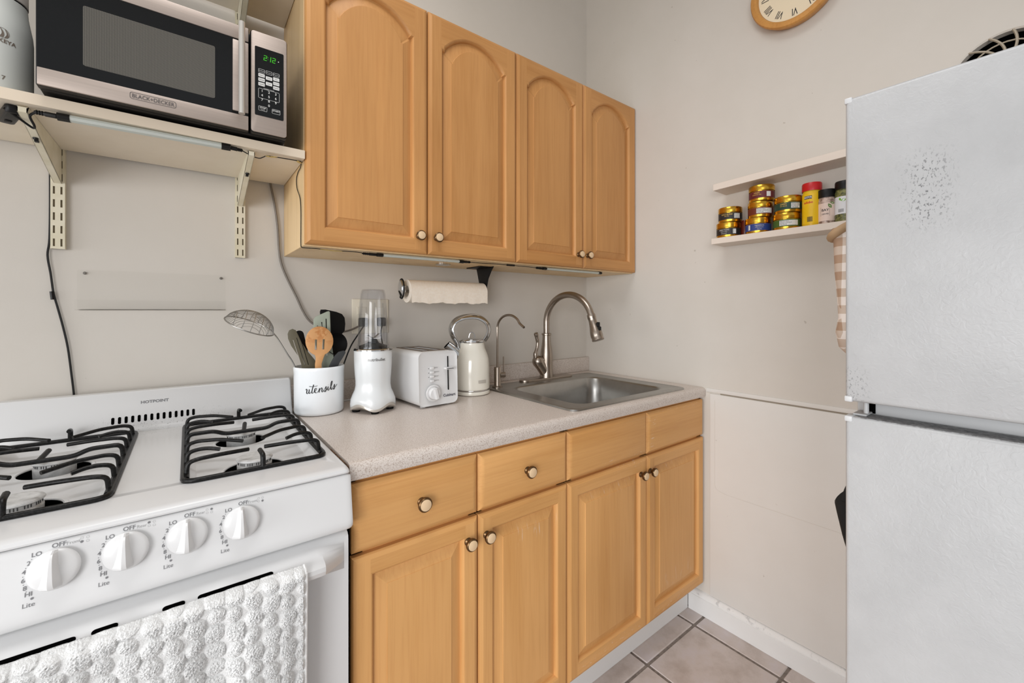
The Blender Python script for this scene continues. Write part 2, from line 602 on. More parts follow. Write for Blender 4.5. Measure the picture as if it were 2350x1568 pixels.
def mesh_obj(name, bm, mats, parent=None, sharp=35, recalc=True, loc=None):
    """Link a bmesh (world coordinates) as one object; children keep the parent's origin."""
    if recalc:
        bmesh.ops.recalc_face_normals(bm, faces=bm.faces[:])
    base = WLOC[parent] if parent is not None else (Vector(loc) if loc is not None else None)
    if base is None:
        xs = [v.co for v in bm.verts]
        base = Vector(((min(v.x for v in xs) + max(v.x for v in xs)) / 2, (min(v.y for v in xs) + max(v.y for v in xs)) / 2, min(v.z for v in xs)))
    for v in bm.verts:
        v.co -= base
    for f in bm.faces:
        f.smooth = True
    me = bpy.data.meshes.new(name)
    bm.to_mesh(me)
    bm.free()
    me.set_sharp_from_angle(angle=math.radians(sharp))
    for m in (mats if isinstance(mats, (list, tuple)) else [mats]):
        me.materials.append(M[m] if isinstance(m, str) else m)
    o = bpy.data.objects.new(name, me)
    COL.objects.link(o)
    if parent is not None:
        o.parent = parent
    else:
        o.location = base
    WLOC[o] = base
    return o

def thing(name, label, cat, loc, group=None):
    o = bpy.data.objects.new(name, None)
    o.empty_display_size = 0.05
    COL.objects.link(o)
    o.location = loc
    WLOC[o] = Vector(loc)
    return tag(o, label, cat, group)

def structure(name, bm, mats, parent=None, **kw):
    o = mesh_obj(name, bm, mats, parent, **kw)
    if parent is None:
        o['kind'] = 'structure'
    return o

def boolean(o, cutter_bm, op='DIFFERENCE'):
    me = bpy.data.meshes.new('cut')
    bmesh.ops.recalc_face_normals(cutter_bm, faces=cutter_bm.faces[:])
    base = WLOC[o]
    for v in cutter_bm.verts:
        v.co -= base
    cutter_bm.to_mesh(me)
    cutter_bm.free()
    c = bpy.data.objects.new('cut', me)
    COL.objects.link(c)
    c.matrix_world = Matrix.Translation(base)
    md = o.modifiers.new('b', 'BOOLEAN')
    md.operation = op
    md.solver = 'EXACT'
    md.object = c
    bpy.context.view_layer.update()
    ev = o.evaluated_get(bpy.context.evaluated_depsgraph_get())
    nm = bpy.data.meshes.new_from_object(ev)
    nm.name = o.data.name
    o.modifiers.clear()
    o.data = nm
    bpy.data.objects.remove(c)
    nm.set_sharp_from_angle(angle=math.radians(35))
    return o

_font_cache = {}
def glyphs(s, size, align='CENTER', bold=0.0, res=3):
    key = (s, size, align, bold)
    if key not in _font_cache:
        cu = bpy.data.curves.new('t', 'FONT')
        cu.body = s
        cu.size = size
        cu.align_x = align
        cu.align_y = 'CENTER'
        cu.offset = bold
        cu.resolution_u = res
        o = bpy.data.objects.new('t', cu)
        COL.objects.link(o)
        bpy.context.view_layer.update()
        me = bpy.data.meshes.new_from_object(o.evaluated_get(bpy.context.evaluated_depsgraph_get()))
        bpy.data.objects.remove(o)
        _font_cache[key] = ([tuple(v.co) for v in me.vertices], [tuple(p.vertices) for p in me.polygons])
        bpy.data.meshes.remove(me)
    return _font_cache[key]

def text(bm, s, fn, size, align='CENTER', bold=0.0, sx=1.0, mat=0, dx=0.0, dy=0.0):
    """Flat lettering; fn maps text-plane (a, b) to a world point."""
    V, Fs = glyphs(s, size, align, bold)
    vs = [bm.verts.new(fn(v[0] * sx + dx, v[1] + dy)) for v in V]
    for f in Fs:
        try:
            bm.faces.new([vs[i] for i in f]).material_index = mat
        except ValueError:
            pass

def plane_fn(o, right, up):
    o, right, up = Vector(o), Vector(right), Vector(up)
    return lambda a, b: o + right * a + up * b

def cyl_fn(cx, cy, r, ang, z):
    """Wrap text round an upright cylinder; ang = direction of the text centre."""
    return lambda a, b: Vector((cx + r * math.cos(ang + a / r), cy + r * math.sin(ang + a / r), z + b))

def poly2(bm, pts, fn, mat=0):
    f = bm.faces.new([bm.verts.new(fn(*p)) for p in pts])
    f.material_index = mat
    return f

def ring2(bm, outer, inner, fn, mat=0):
    A = [bm.verts.new(fn(*p)) for p in outer]
    B = [bm.verts.new(fn(*p)) for p in inner]
    bridge(bm, A, B, mat)

def disc_pts(cx, cy, r, n=14):
    return [(cx + r * math.cos(2 * PI * i / n), cy + r * math.sin(2 * PI * i / n)) for i in range(n)]

# ------------------------------------------------------------------ room
CEIL = 3.30
b = nb(); box(b, -3.4, 0.12, 0.0, 0.12, 0, CEIL)
structure('wall_back', b, 'wall')
b = nb(); box(b, 0.0, 0.12, -3.2, 0.0, 0, CEIL)
wr = structure('wall_right', b, 'wall')
b = nb(); box(b, -0.0045, 0.002, -3.0, -0.66, 0.09, 0.8935, 0.002, 2)
mesh_obj('lower_panel', b, 'wall_low', wr)
b = nb(); box(b, -0.004, 0.002, -3.0, -0.645, 0.899, 0.914, 0.0015, 2)
mesh_obj('ledge_strip', b, 'wall_low', wr)
b = nb(); box(b, -0.0012, 0.002, -3.0, -0.70, 0.8930, 0.8995)
mesh_obj('dark_gap', b, plain('gap_shade', S(150, 140, 126), 0.8), wr)  # darker strip giving the shade of the open gap by colour
# old patched cut line in the lower panel: a thin raised seam
b = nb()
tube(b, fillet([(-0.0047, -0.6803, 0.87), (-0.0047, -0.6803, 0.52), (-0.0047, -0.72, 0.512), (-0.0047, -3.0, 0.53)], 0.03, 5), 0.0004, 5)
mesh_obj('panel_seam', b, plain('seam_shadow_paint', S(206, 198, 188), 0.7), wr)
b = nb(); box(b, -3.4, 0.12, -3.2, 0.12, CEIL, CEIL + 0.08)
structure('ceiling', b, 'ceiling')
b = nb(); box(b, -3.4, 0.12, -3.2, 0.12, -0.06, -0.003)
fl = structure('floor', b, 'grout')
# floor tiles, laid in rows; joints 8 mm
tile_me = {}
gx, gy, pitch = -0.0868, -0.640, 0.3045
xs = [0.0] + [gx - i * pitch for i in range(0, 11)]
ys = [-0.30] + [gy - i * pitch for i in range(0, 9)]
for i in range(len(xs) - 1):
    for j in range(len(ys) - 1):
        x1, x0, y1, y0 = xs[i], xs[i + 1], ys[j], ys[j + 1]
        if x0 < -3.4 or y0 < -3.2:
            continue
        w = random.uniform(-0.0008, 0.0008)
        b = nb()
        box(b, x0 + 0.0045, x1 - 0.0045, y0 + 0.0045, y1 - 0.0045, -0.008, 0.0 + w, 0.003, 1)
        mesh_obj('tile', b, 'tile', fl)
# baseboard on the right wall with a stepped top moulding
b = nb()
prof = [(0, 0), (-0.016, 0), (-0.016, 0.066), (-0.0135, 0.0675), (-0.0135, 0.070), (-0.015, 0.071), (-0.012, 0.082), (-0.006, 0.087), (0, 0.089)]
loft(b, [[(x, -0.575, z) for x, z in prof], [(x, -3.2, z) for x, z in prof]])
structure('baseboard_right', b, 'trim')

# ------------------------------------------------------------------ cabinet doors and drawers
def knob(parent, x, z, yf, r=0.0155):
    b = nb()
    lathe(b, [(0.0, 0), (r * .62, 0), (r * .60, .003), (r * .40, .006), (r * .40, .013), (r * .95, .016), (r, .019), (r * .99, .022), (r * .86, .0245),
              (r * .86, .0237), (r * .78, .0237), (r * .74, .0258), (r * .4, .0272), (0, .0276)], (x, yf, z), 36, 'y', 0, [0] * 9 + [0, 1, 1, 1])
    return mesh_obj('knob', b, ['brass', 'knob_face'], parent)

def arch_top(t, rise):
    a = abs(t)
    if a > 0.93:
        return 0.0
    R = 1.22
    return rise * (math.sqrt(R * R - a * a) - math.sqrt(R * R - .93 ** 2)) / (R - math.sqrt(R * R - .93 ** 2)) * 0.9 + rise * 0.1

def panel_door(x0, x1, z0, z1, yb, th, fw, ft, fb, rise, mv, mh, parent, knob_at, kr=0.0155):
    D = lambda x, z, d: Vector((x, yb - d, z))
    NT_ = 20 if rise else 2
    def opening(k):
        a0, a1 = x0 + fw + k, x1 - fw - k
        zb_, zs = z0 + fb + k, z1 - ft - k - (rise if rise else 0)
        L = [(a0, zb_), (a1, zb_)]
        ts = [i / NT_ for i in range(NT_ + 1)]
        if rise:
            ts = [0, 0.034, 0.0351] + [0.035 + 0.93 * (i + 1) / 18 for i in range(17)] + [0.9649, 0.966, 1.0]
        top = []
        for t in ts:
            s = 1 - 2 * t
            top.append((a1 + (a0 - a1) * t, zs + (arch_top(s, rise) if rise else 0)))
        return L, top
    L0, T0 = opening(0)
    b = nb()
    nv = lambda p, d: b.verts.new(D(p[0], p[1], d))
    ch = 0.011
    def fc(vs, m):
        try:
            b.faces.new(vs).material_index = m
        except ValueError:
            pass
    # frame: two full-height stiles, rails between
    i0, i1, j0, j1 = x0 + ch, x1 - ch, z0 + ch, z1 - ch
    a0, a1 = L0[0][0], L0[1][0]
    zb_, zs = L0[0][1], T0[0][1]
    for xa, xb in ((i0, a0), (a1, i1)):
        fc([nv((xa, j0), th), nv((xb, j0), th), nv((xb, j1), th), nv((xa, j1), th)], 0)
    fc([nv((a0, j0), th), nv((a1, j0), th), nv((a1, zb_), th), nv((a0, zb_), th)], 1)
    tv = [nv(p, th) for p in T0]
    uv = [nv((p[0], j1), th) for p in T0]
    for q in range(len(T0) - 1):
        fc([tv[q], uv[q], uv[q + 1], tv[q + 1]], 1)
    # chamfered outer edge, sides and back
    ri = [(i0, j0), (i1, j0), (i1, j1), (i0, j1)]
    ro = [(x0, z0), (x1, z0), (x1, z1), (x0, z1)]
    A = [nv(p, th) for p in ri]
    m_ = [(p[0] + (q[0] - p[0]) * .75, p[1] + (q[1] - p[1]) * .75) for p, q in zip(ri, ro)]
    B = [nv(p, th - .0035) for p in m_]
    C_ = [nv(p, th - .008) for p in ro]
    E_ = [nv(p, 0) for p in ro]
    for P_, Q_ in ((A, B), (B, C_), (C_, E_)):
        for q in range(4):
            fc([P_[q], P_[(q + 1) % 4], Q_[(q + 1) % 4], Q_[q]], 1 if q in (0, 2) else 0)
    fc(E_, 0)
    # sticking: moulded inner edge of the frame
    prev = None
    for kk, d in ((0, th), (0.0025, th - .0008), (0.0055, th - .0040), (0.0070, th - .0085), (0.0080, th - .0125), (0.012, th - .0128)):
        L, T = opening(kk)
        cur = [nv(p, d) for p in L + T]
        if prev:
            n = len(cur)
            for q in range(n):
                fc([prev[q], prev[(q + 1) % n], cur[(q + 1) % n], cur[q]], 1 if (q == 0 or 2 <= q < n - 1) else 0)
        prev = cur
    o = mesh_obj('door', b, [mv, mh], parent, 28, recalc=True)
    # raised centre panel
    b = nb()
    prev = None
    for kk, d in ((0.0105, th - .016), (0.0105, th - .0122), (0.036, th - .0042), (0.0370, th - .0024), (0.039, th - .0022)):
        L, T = opening(kk)
        cur = [b.verts.new(D(p[0], p[1], d)) for p in L + T]
        if prev:
            bridge(b, prev, cur)
        prev = cur
    b.faces.new(prev)
    mesh_obj('center_panel', b, [mv], o, 20)
    knob(o, knob_at[0], knob_at[1], yb - th + 0.001, kr)
    return o

def drawer_front(x0, x1, z0, z1, yb, th, mh, parent, with_knob, name='drawer'):
    b = nb()
    D = lambda p, d: b.verts.new(Vector((p[0], yb - d, p[1])))
    prev = None
    for k_, d in ((0, 0), (0, th - .009), (.004, th - .005), (.013, th - .0006), (.016, th)):
        cur = [D(p, d) for p in ((x0 + k_, z0 + k_), (x1 - k_, z0 + k_), (x1 - k_, z1 - k_), (x0 + k_, z1 - k_))]
        if prev:
            bridge(b, prev, cur)
        else:
            b.faces.new(cur)
        prev = cur
    b.faces.new(prev)
    o = mesh_obj(name, b, [mh], parent, 20)
    if with_knob:
        knob(o, (x0 + x1) / 2, (z0 + z1) / 2 - 0.002, yb - th + 0.001, 0.0165)
    return o

# base cabinets
YC = -0.6185
TH = 0.020
xd = [-1.3885, -1.0819, -0.7727, -0.386, -0.0065]
for u, (xa, xb, lab) in enumerate(((-1.3905, -0.7727, 'narrower maple base cabinet beside the stove, two drawers over two doors'),
                                   (-0.7725, -0.0015, 'wider maple base cabinet under the sink, false drawer fronts over two doors'))):
    t = thing('base_cabinet', lab, 'cabinet', ((xa + xb) / 2, -0.31, 0), 'maple base cabinets')
    b = nb()
    box(b, xa, xa + 0.016, YC, -0.004, 0.112, 0.875)
    box(b, xb - 0.016, xb, YC, -0.004, 0.112, 0.875)
    box(b, xa + 0.016, xb - 0.016, YC + 0.018, -0.004, 0.112, 0.128)
    box(b, xa + 0.016, xb - 0.016, -0.02, -0.004, 0.128, 0.875)
    box(b, xa, xb, YC, YC + 0.018, 0.845, 0.875)
    box(b, xa, xb, YC, YC + 0.018, 0.700, 0.740)
    box(b, xa, xb, YC, YC + 0.018, 0.112, 0.150)
    box(b, (xa + xb) / 2 - 0.02, (xa + xb) / 2 + 0.02, YC, YC + 0.018, 0.15, 0.845)
    box(b, xa, xa + 0.03, YC, YC + 0.018, 0.15, 0.845)
    box(b, xb - 0.03, xb, YC, YC + 0.018, 0.15, 0.845)
    mesh_obj('body', b, ['wood_h'], t)
    b = nb(); box(b, xa, xb - (0.016 if u else 0), -0.574, -0.558, 0.0, 0.113, 0.0015, 1)
    mesh_obj('toe_kick', b, 'trim', t)
    for i in (0, 1):
        q0, q1 = xd[u * 2 + i] + 0.0018, xd[u * 2 + i + 1] - 0.0018
        kx = (q1 - (.030, .037)[u]) if i == 0 else (q0 + (.020, .0125)[u])
        panel_door(q0, q1, 0.130, 0.7165, YC, TH, 0.037, 0.040, 0.042, 0, 'wood_v', 'wood_h', t, (kx, 0.664))
        drawer_front(q0, q1, 0.7245, 0.8675, YC, TH, 'wood_h', t, u == 0, 'drawer' if u == 0 else 'false_drawer_front')

# wall cabinets
ZB, ZT = 1.396, 2.161
yu = -0.289
xw = [-1.4077, -1.0558, -0.7039, -0.3519, -0.0015]
for u, lab in enumerate(('maple wall cabinet with arched doors beside the microwave shelf', 'maple wall cabinet with arched doors in the corner above the sink')):
    xa, xb = xw[u * 2], xw[u * 2 + 2]
    t = thing('wall_cabinet', lab, 'cabinet', ((xa + xb) / 2, -0.15, ZB), 'maple wall cabinets')
    b = nb()
    box(b, xa, xa + 0.016, yu, -0.001, ZB, ZT)
    box(b, xb - 0.016, xb, yu, -0.001, ZB, ZT)
    box(b, xa + 0.016, xb - 0.016, yu + 0.016, -0.001, ZB + 0.012, ZB + 0.028)
    box(b, xa + 0.016, xb - 0.016, yu, -0.001, ZT - 0.016, ZT)
    box(b, xa + 0.016, xb - 0.016, -0.014, -0.001, ZB, ZT - 0.016)
    box(b, xa + 0.016, xb - 0.016, yu, yu + 0.016, ZB, ZB + 0.04)
    box(b, (xa + xb) / 2 - 0.02, (xa + xb) / 2 + 0.02, yu, yu + 0.016, ZB + 0.04, ZT - 0.016)
    mesh_obj('body', b, ['wood_side'], t)
    b = nb(); box(b, xa + 0.001, xb - 0.001, yu + 0.001, -0.002, ZB - 0.0005, ZB + 0.011)
    mesh_obj('bottom_panel', b, 'wood_side', t)
    for i in (0, 1):
        q0, q1 = xw[u * 2 + i] + 0.0016, xw[u * 2 + i + 1] - 0.0016
        kx = (q1 - .031) if i == 0 else (q0 + (.026, .0190)[u])
        panel_door(q0, q1, ZB + 0.003, ZT, yu - 0.0005, TH, 0.044, 0.033, 0.043, 0.066, 'wood_v_up', 'wood_h_up', t, (kx, ZB + 0.056))

# ------------------------------------------------------------------ countertop
YF, ZC = -0.6414, 0.914
t = thing('countertop', 'beige speckled laminate countertop running from the stove to the right wall', 'countertop', (-0.7, -0.32, 0.876))
b = nb()
pr = [(-0.001, 0.876), (-0.001, ZC)]
pr += [(YF + 0.016 - 0.016 * math.sin(PI / 2 * i / 6) , ZC - 0.016 + 0.016 * math.cos(PI / 2 * i / 6)) for i in range(7)]
pr += [(YF, 0.884), (YF + 0.002, 0.878), (YF + 0.006, 0.876)]
b2 = nb()
loft(b2, [[(-1.3925, y, z) for y, z in pr], [(-0.0008, y, z) for y, z in pr]])
join(b, b2)
ct = mesh_obj('worktop', b, ['counter'], t)
b = nb()
prism(b, rrect(-0.665, -0.125, -0.588, -0.135, 0.05), lambda p: Vector((p[0], p[1], 0.85)), lambda p: Vector((p[0], p[1], 0.95)))
boolean(ct, b)
b = nb(); box(b, -1.3905, -0.0008, -0.0205, -0.001, ZC, 0.984, 0.0025, 2)
mesh_obj('backsplash', b, 'counter', t)
b = nb(); box(b, -1.3945, -1.3925, YF + 0.006, -0.50, 0.8775, 0.9085, .0006, 1)
mesh_obj('cut_edge', b, 'cut_edge', t)
b = nb(); tube(b, [(-1.38, -0.0225, 0.9165), (-0.75, -0.0225, 0.9165)], 0.0032, 6)
mesh_obj('caulk_line', b, 'white_plastic', t)

# ------------------------------------------------------------------ sink and taps
t = thing('kitchen_sink', 'stainless steel drop-in sink set in the countertop by the corner', 'sink', (-0.40, -0.35, 0.74))
b = nb()
def sink_loop(x0, x1, y0, y1, r, z):
    return [(p[0], p[1], z) for p in rrect(x0, x1, y0, y1, r, 6)]
Ls = [sink_loop(-0.722, -0.088, -0.612, -0.088, 0.028, ZC + 0.0004),
      sink_loop(-0.720, -0.090, -0.610, -0.090, 0.027, ZC + 0.005),
      sink_loop(-0.711, -0.099, -0.601, -0.099, 0.024, ZC + 0.0068),
      sink_loop(-0.703, -0.107, -0.593, -0.107, 0.022, ZC + 0.0045),
      sink_loop(-0.648, -0.148, -0.566, -0.178, 0.052, ZC + 0.0040),
      sink_loop(-0.642, -0.154, -0.560, -0.184, 0.050, ZC + 0.0022),
      sink_loop(-0.637, -0.159, -0.555, -0.189, 0.050, ZC - 0.005),
      sink_loop(-0.631, -0.165, -0.549, -0.195, 0.052, ZC - 0.06),
      sink_loop(-0.622, -0.174, -0.540, -0.204, 0.056, 0.775),
      sink_loop(-0.610, -0.186, -0.528, -0.216, 0.052, 0.757),
      sink_loop(-0.585, -0.211, -0.503, -0.241, 0.045, 0.750)]
loft(b, Ls, cap0=False)
mesh_obj('bowl', b, 'steel', t, 50)
b = nb(); lathe(b, [(0, .7515), (.03, .7515), (.043, .754), (.045, .7505), (.045, .744)], (-0.398, -0.372, 0), 24)
mesh_obj('drain', b, 'chrome', t)

FX, FY = -0.378, -0.108
t = thing('kitchen_faucet', 'tall brushed nickel gooseneck faucet with pull-down spray behind the sink', 'faucet', (FX, FY, ZC + 0.0045))
b = nb()
prism(b, rrect(-0.530, -0.232, FY - 0.030, FY + 0.022, 0.026, 8), lambda p: Vector((p[0], p[1], ZC + 0.0042)), lambda p: Vector((p[0], p[1], ZC + 0.0125)), 0, 0.003)
mesh_obj('deck_plate', b, 'nickel', t)
b = nb()
lathe(b, [(.031, .012), (.030, .03), (.0275, .05), (.027, .075), (.028, .10), (.0265, .125), (.0215, .155), (.0185, .18), (.0178, .198), (.0215, .200), (.0215, .207), (.0175, .209), (0.0, .209)], (FX, FY, ZC), 28)
mesh_obj('body', b, 'nickel', t)
b = nb()
arc = [(FX, FY, ZC + .20), (FX, FY, ZC + .26), (FX, FY - .004, ZC + .300)]
for i in range(1, 13):
    a = PI - (PI * 0.89) * i / 12
    arc.append((FX, FY - .148 - .144 * math.cos(a), ZC + .300 + .088 * math.sin(a) * 1.0 if False else ZC + .268 + .112 * math.sin(a)))
arc = [(FX, FY, ZC + .20), (FX, FY, ZC + .25)] + [(FX, FY - .135 + .135 * math.cos(a), ZC + .256 + .120 * math.sin(a)) for a in [PI * 0.03 + (PI * 0.90) * i / 14 for i in range(15)]]
tube(b, spline(arc, 3), 0.0138, 14)
mesh_obj('spout', b, 'nickel', t)
e = Vector(arc[-1]); dr = (Vector(arc[-1]) - Vector(arc[-2])).normalized()
mt = Matrix.Translation(e) @ Vector((0, 0, 1)).rotation_difference(dr).to_matrix().to_4x4()
b = nb()
lathe(b, [(0.0, -.012), (.0165, -.012), (.0172, -.006), (.0172, .004), (.0160, .006), (.0165, .02), (.0195, .042), (.0235, .060), (.0245, .078), (.0225, .086), (.0240, .090), (.0240, .095), (.020, .0955), (0, .0955)], mtx=mt, seg=24)
mesh_obj('spray_head', b, 'nickel', t)
b = nb()
sd = Vector((0, -1, 0.35)).normalized()
for off, ln in ((.034, .016), (.052, .018)):
    c0 = e + dr * off + Vector((0, -0.0215, 0.004))
    box(b, c0.x - .008, c0.x + .008, c0.y - .004, c0.y + .004, c0.z - .012, c0.z + .010, .003, 2)
mesh_obj('spray_button', b, 'black', t)
# side lever: branch, ball cap and wavy handle
b = nb()
tube(b, spline([(FX - .002, FY, ZC + .020), (FX - .020, FY + .001, ZC + .048), (FX - .042, FY + .003, ZC + .078)], 6), [.021 + .004 * q / 12 for q in range(13)], 18)
mesh_obj('valve_branch', b, 'nickel', t)
b = nb()
mt = Matrix.Translation((FX - .044, FY + .003, ZC + .081)) @ Vector((0, 0, 1)).rotation_difference(Vector((-0.62, 0.0, 0.78))).to_matrix().to_4x4()
lathe(b, [(.0255, -.006), (.0268, 0), (.0258, .012), (.020, .023), (.011, .030), (0, .032)], mtx=mt, seg=20)
tube(b, spline([(FX - .060, FY + .004, ZC + .100), (FX - .061, FY + .004, ZC + .122), (FX - .052, FY + .004, ZC + .145), (FX - .049, FY + .004, ZC + .172), (FX - .055, FY + .004, ZC + .196), (FX - .060, FY + .004, ZC + .212)], 5), [.010] * 6 + [.0075] * 6 + [.0072] * 4 + [.0085] * 5 + [.010] * 4 + [.007], 12)
mesh_obj('lever', b, 'nickel', t)

t = thing('filter_faucet', 'thin brushed steel drinking water tap beside the kettle', 'faucet', (-0.672, -0.142, ZC + 0.004))
gx_, gy_ = -0.672, -0.142
b = nb(); lathe(b, [(0, .004), (.021, .004), (.021, .008), (.0145, .010), (.0135, .012), (.0135, .082), (.012, .085), (0, .085)], (gx_, gy_, ZC), 20)
mesh_obj('body', b, 'nickel', t)
b = nb()
pa = [(gx_, gy_, ZC + .08), (gx_, gy_, ZC + .18), (gx_, gy_, ZC + .235)] + [(gx_, gy_ - .075 + .075 * math.cos(a), ZC + .238 + .054 * math.sin(a)) for a in [PI * .06 + PI * .80 * i / 9 for i in range(10)]]
pa.append((gx_, gy_ - .168, ZC + .247))
tube(b, spline(pa, 3), .0046, 10)
mesh_obj('spout', b, 'nickel', t)
b = nb()
tube(b, [(gx_ + .010, gy_ - .004, ZC + .052), (gx_ + .030, gy_ - .010, ZC + .052)], .0105, 14)
tube(b, [(gx_ + .024, gy_ - .009, ZC + .055), (gx_ + .024, gy_ - .009, ZC + .125)], .0032, 8)
mesh_obj('valve_lever', b, 'nickel', t)

# ------------------------------------------------------------------ kettle
KX, KY = -0.809, -0.170
t = thing('electric_kettle', 'cream electric kettle with chrome loop handle beside the toaster', 'kettle', (KX, KY, ZC))
b = nb(); lathe(b, [(0, 0.001), (.062, 0.001), (.066, .004), (.067, .010), (.066, .014), (.064, .015), (0, .015)], (KX, KY, ZC), 40)
mesh_obj('base', b, 'cream_gloss', t)
b = nb(); lathe(b, [(.0645, .0145), (.0652, .016), (.0652, .0195), (.0640, .021)], (KX, KY, ZC), 40)
mesh_obj('base_ring', b, 'chrome', t)
b = nb(); lathe(b, [(0, .020), (.0640, .020), (.0662, .023), (.0662, .06), (.0655, .10), (.0630, .130), (.0560, .152), (.0485, .168), (.0455, .184), (.0445, .191), (0, .191)], (KX, KY, ZC), 40)
mesh_obj('body', b, 'cream_gloss', t)
b = nb(); lathe(b, [(.0455, .1905), (.0465, .193), (.0465, .198), (.0440, .202), (.0380, .204), (0, .2055)], (KX, KY, ZC), 40)
lidk = mesh_obj('lid', b, 'chrome', t)
b = nb()
dv = Vector((0.80, -0.36, 0)).normalized()
tube(b, [(KX + dv.x * .011 * math.cos(a), KY + dv.y * .011 * math.cos(a), ZC + .208 + .020 * math.sin(a)) for a in [PI * i / 12 for i in range(13)]], .0018, 8)
mesh_obj('lid_loop', b, 'chrome', lidk)
b = nb()
hp = [(-.049, .166), (-.055, .190), (-.072, .218), (-.076, .246), (-.060, .272), (-.022, .286), (.022, .285), (.054, .266), (.065, .238), (.058, .212), (.047, .196)]
tube(b, spline([(KX + dv.x * s, KY + dv.y * s, ZC + h) for s, h in hp], 5), .0112, 14, flat=(1.5, .6), up=None)
mesh_obj('handle', b, 'chrome', t)
b = nb()
tube(b, [(KX - dv.x * .046, KY - dv.y * .046, ZC + .135), (KX - dv.x * .066, KY - dv.y * .066, ZC + .160), (KX - dv.x * .092, KY - dv.y * .092, ZC + .183)], [.027, .0225, .0190], 16, mat=0, flat=(1.0, .85))
mesh_obj('spout', b, 'chrome', t)
b = nb()
o_ = Vector((KX - dv.x * .0923, KY - dv.y * .0923, ZC + .1833))
lathe(b, [(0, 0.0), (.0160, 0.0), (.0160, .0006), (0, .0006)], mtx=Matrix.Translation(o_) @ Vector((0, 0, 1)).rotation_difference(Vector((-dv.x * .02, -dv.y * .02, .020)).normalized()).to_matrix().to_4x4(), seg=16)
mesh_obj('spout_opening', b, 'void', t)
b = nb()
angk = math.atan2(-1.5138 - KY, -1.6514 - KX) + 0.62
f_ = cyl_fn(KX, KY, .0668, angk, ZC + .052)
xs_ = [-.017 + .034 * i / 6 for i in range(7)]
for i in range(6):
    poly2(b, [(xs_[i], -.0055), (xs_[i + 1], -.0055), (xs_[i + 1], .0055), (xs_[i], .0055)], f_)
f2_ = cyl_fn(KX, KY, .0672, angk, ZC + .052)
for i in range(5):
    c_ = -.012 + .006 * i
    ring2(b, rrect(c_ - .002, c_ + .002, -.0032, .0032, .0008, 2), rrect(c_ - .0011, c_ + .0011, -.0023, .0023, .0004, 2), f2_, 1)
mesh_obj('badge', b, ['silver', 'cream_gloss'], t)

# ------------------------------------------------------------------ toaster
t = thing('toaster', 'white two-slot toaster with front dial between blender and kettle', 'toaster', (-1.0, -0.16, ZC))
TL, TR = Vector((-1.0800, -0.2960, 0)), Vector((-0.9370, -0.2865, 0))
ex = (TR - TL).normalized(); ey = Vector((-ex.y, ex.x, 0)); tw = (TR - TL).length; tl = 0.240
TF = lambda a, d, h: TL + ex * a + ey * d + Vector((0, 0, ZC + h))
b = nb()
outl = rrect(0, tw, 0.006, .177, .018, 5)
sh = lambda p, k: (tw / 2 + (p[0] - tw / 2) * (1 - .05 * k * (p[1] / .177)) if True else p[0], p[1])
loops = []
for d, ins in ((0.003, .006), (0.0, .0), (tl, 0.0), (tl + .004, .006)):
    L = []
    for p in outl:
        cx_, cz_ = tw / 2, .09
        s_ = 1 - ins / (tw / 2)
        L.append(TF(cx_ + (p[0] - cx_) * s_, d + (p[1] - .006) * .035, cz_ + (p[1] - cz_) * s_))
    loops.append(L)
loft(b, [loops[0]] + loops[1:])
ts_ = mesh_obj('shell', b, 'white_plastic', t, 32)
cut = nb()
for a in (.040, .083):
    b2 = nb()
    q = [TF(a, .05, .11), TF(a + .027, .05, .11), TF(a + .027, tl - .03, .11), TF(a, tl - .03, .11)]
    q2 = [v + Vector((0, 0, .1)) for v in q]
    loft(b2, [q, q2])
    join(cut, b2)
boolean(ts_, cut)
b = nb()
for a in (.040, .083):
    b2 = nb(); q = [TF(a, .05, .1105), TF(a + .027, .05, .1105), TF(a + .027, tl - .03, .1105), TF(a, tl - .03, .1105)]
    loft(b2, [q, [v + Vector((0, 0, .004)) for v in q]])
    join(b, b2)
mesh_obj('slot_floor', b, 'void', t)
b = nb()
def toprim(a0, a1, d0, d1, z0, z1):
    b2 = nb()
    q = [TF(a0, d0, z0), TF(a1, d0, z0), TF(a1, d1, z0), TF(a0, d1, z0)]
    loft(b2, [q, [v + Vector((0, 0, z1 - z0)) for v in q]])
    join(b, b2)
for a0, a1, d0, d1 in ((.030, .040, .044, tl - .024), (.067, .083, .044, tl - .024), (.110, .120, .044, tl - .024), (.030, .120, .040, .050), (.030, .120, tl - .03, tl - .02)):
    toprim(a0, a1, d0, d1, .1768, .1785)
mesh_obj('slot_trim', b, brushed('toaster_steel', S(140, 122, 104), 0.35, (300, 8, 8)), t)
# front face features: plane just ahead of the shell, leaning as the shell does
fn_ = lambda a, h, d=0.0008: TF(a, -d + (h - .006) * .035 + (0.0), h)
b = nb()
prism(b, rrect(.1045, .1070, .050, .160, .001, 2), lambda p: fn_(p[0], p[1], .0004), lambda p: fn_(p[0], p[1], .0030))
mesh_obj('lever_slot', b, 'void', t)
b = nb()
prism(b, rrect(.090, .122, .118, .1245, .002, 3), lambda p: fn_(p[0], p[1], .0), lambda p: fn_(p[0], p[1], .016), 0, .001)
lv = mesh_obj('lever', b, 'white_plastic', t)
b = nb()
prism(b, rrect(.093, .119, .1195, .1230, .001, 2), lambda p: fn_(p[0], p[1], .0155), lambda p: fn_(p[0], p[1], .0165))
mesh_obj('lever_print', b, 'print', lv)
for i, word in enumerate(('BAGEL', 'DEFROST', 'REHEAT', 'CANCEL')):
    zc = .1255 - .0135 * i
    b = nb()
    prism(b, rrect(.040, .052, zc - .0035, zc + .0035, .0015, 3), lambda p: fn_(p[0], p[1], .0), lambda p: fn_(p[0], p[1], .0052), 0, .0008)
    bt = mesh_obj('button', b, 'white_plastic', t)
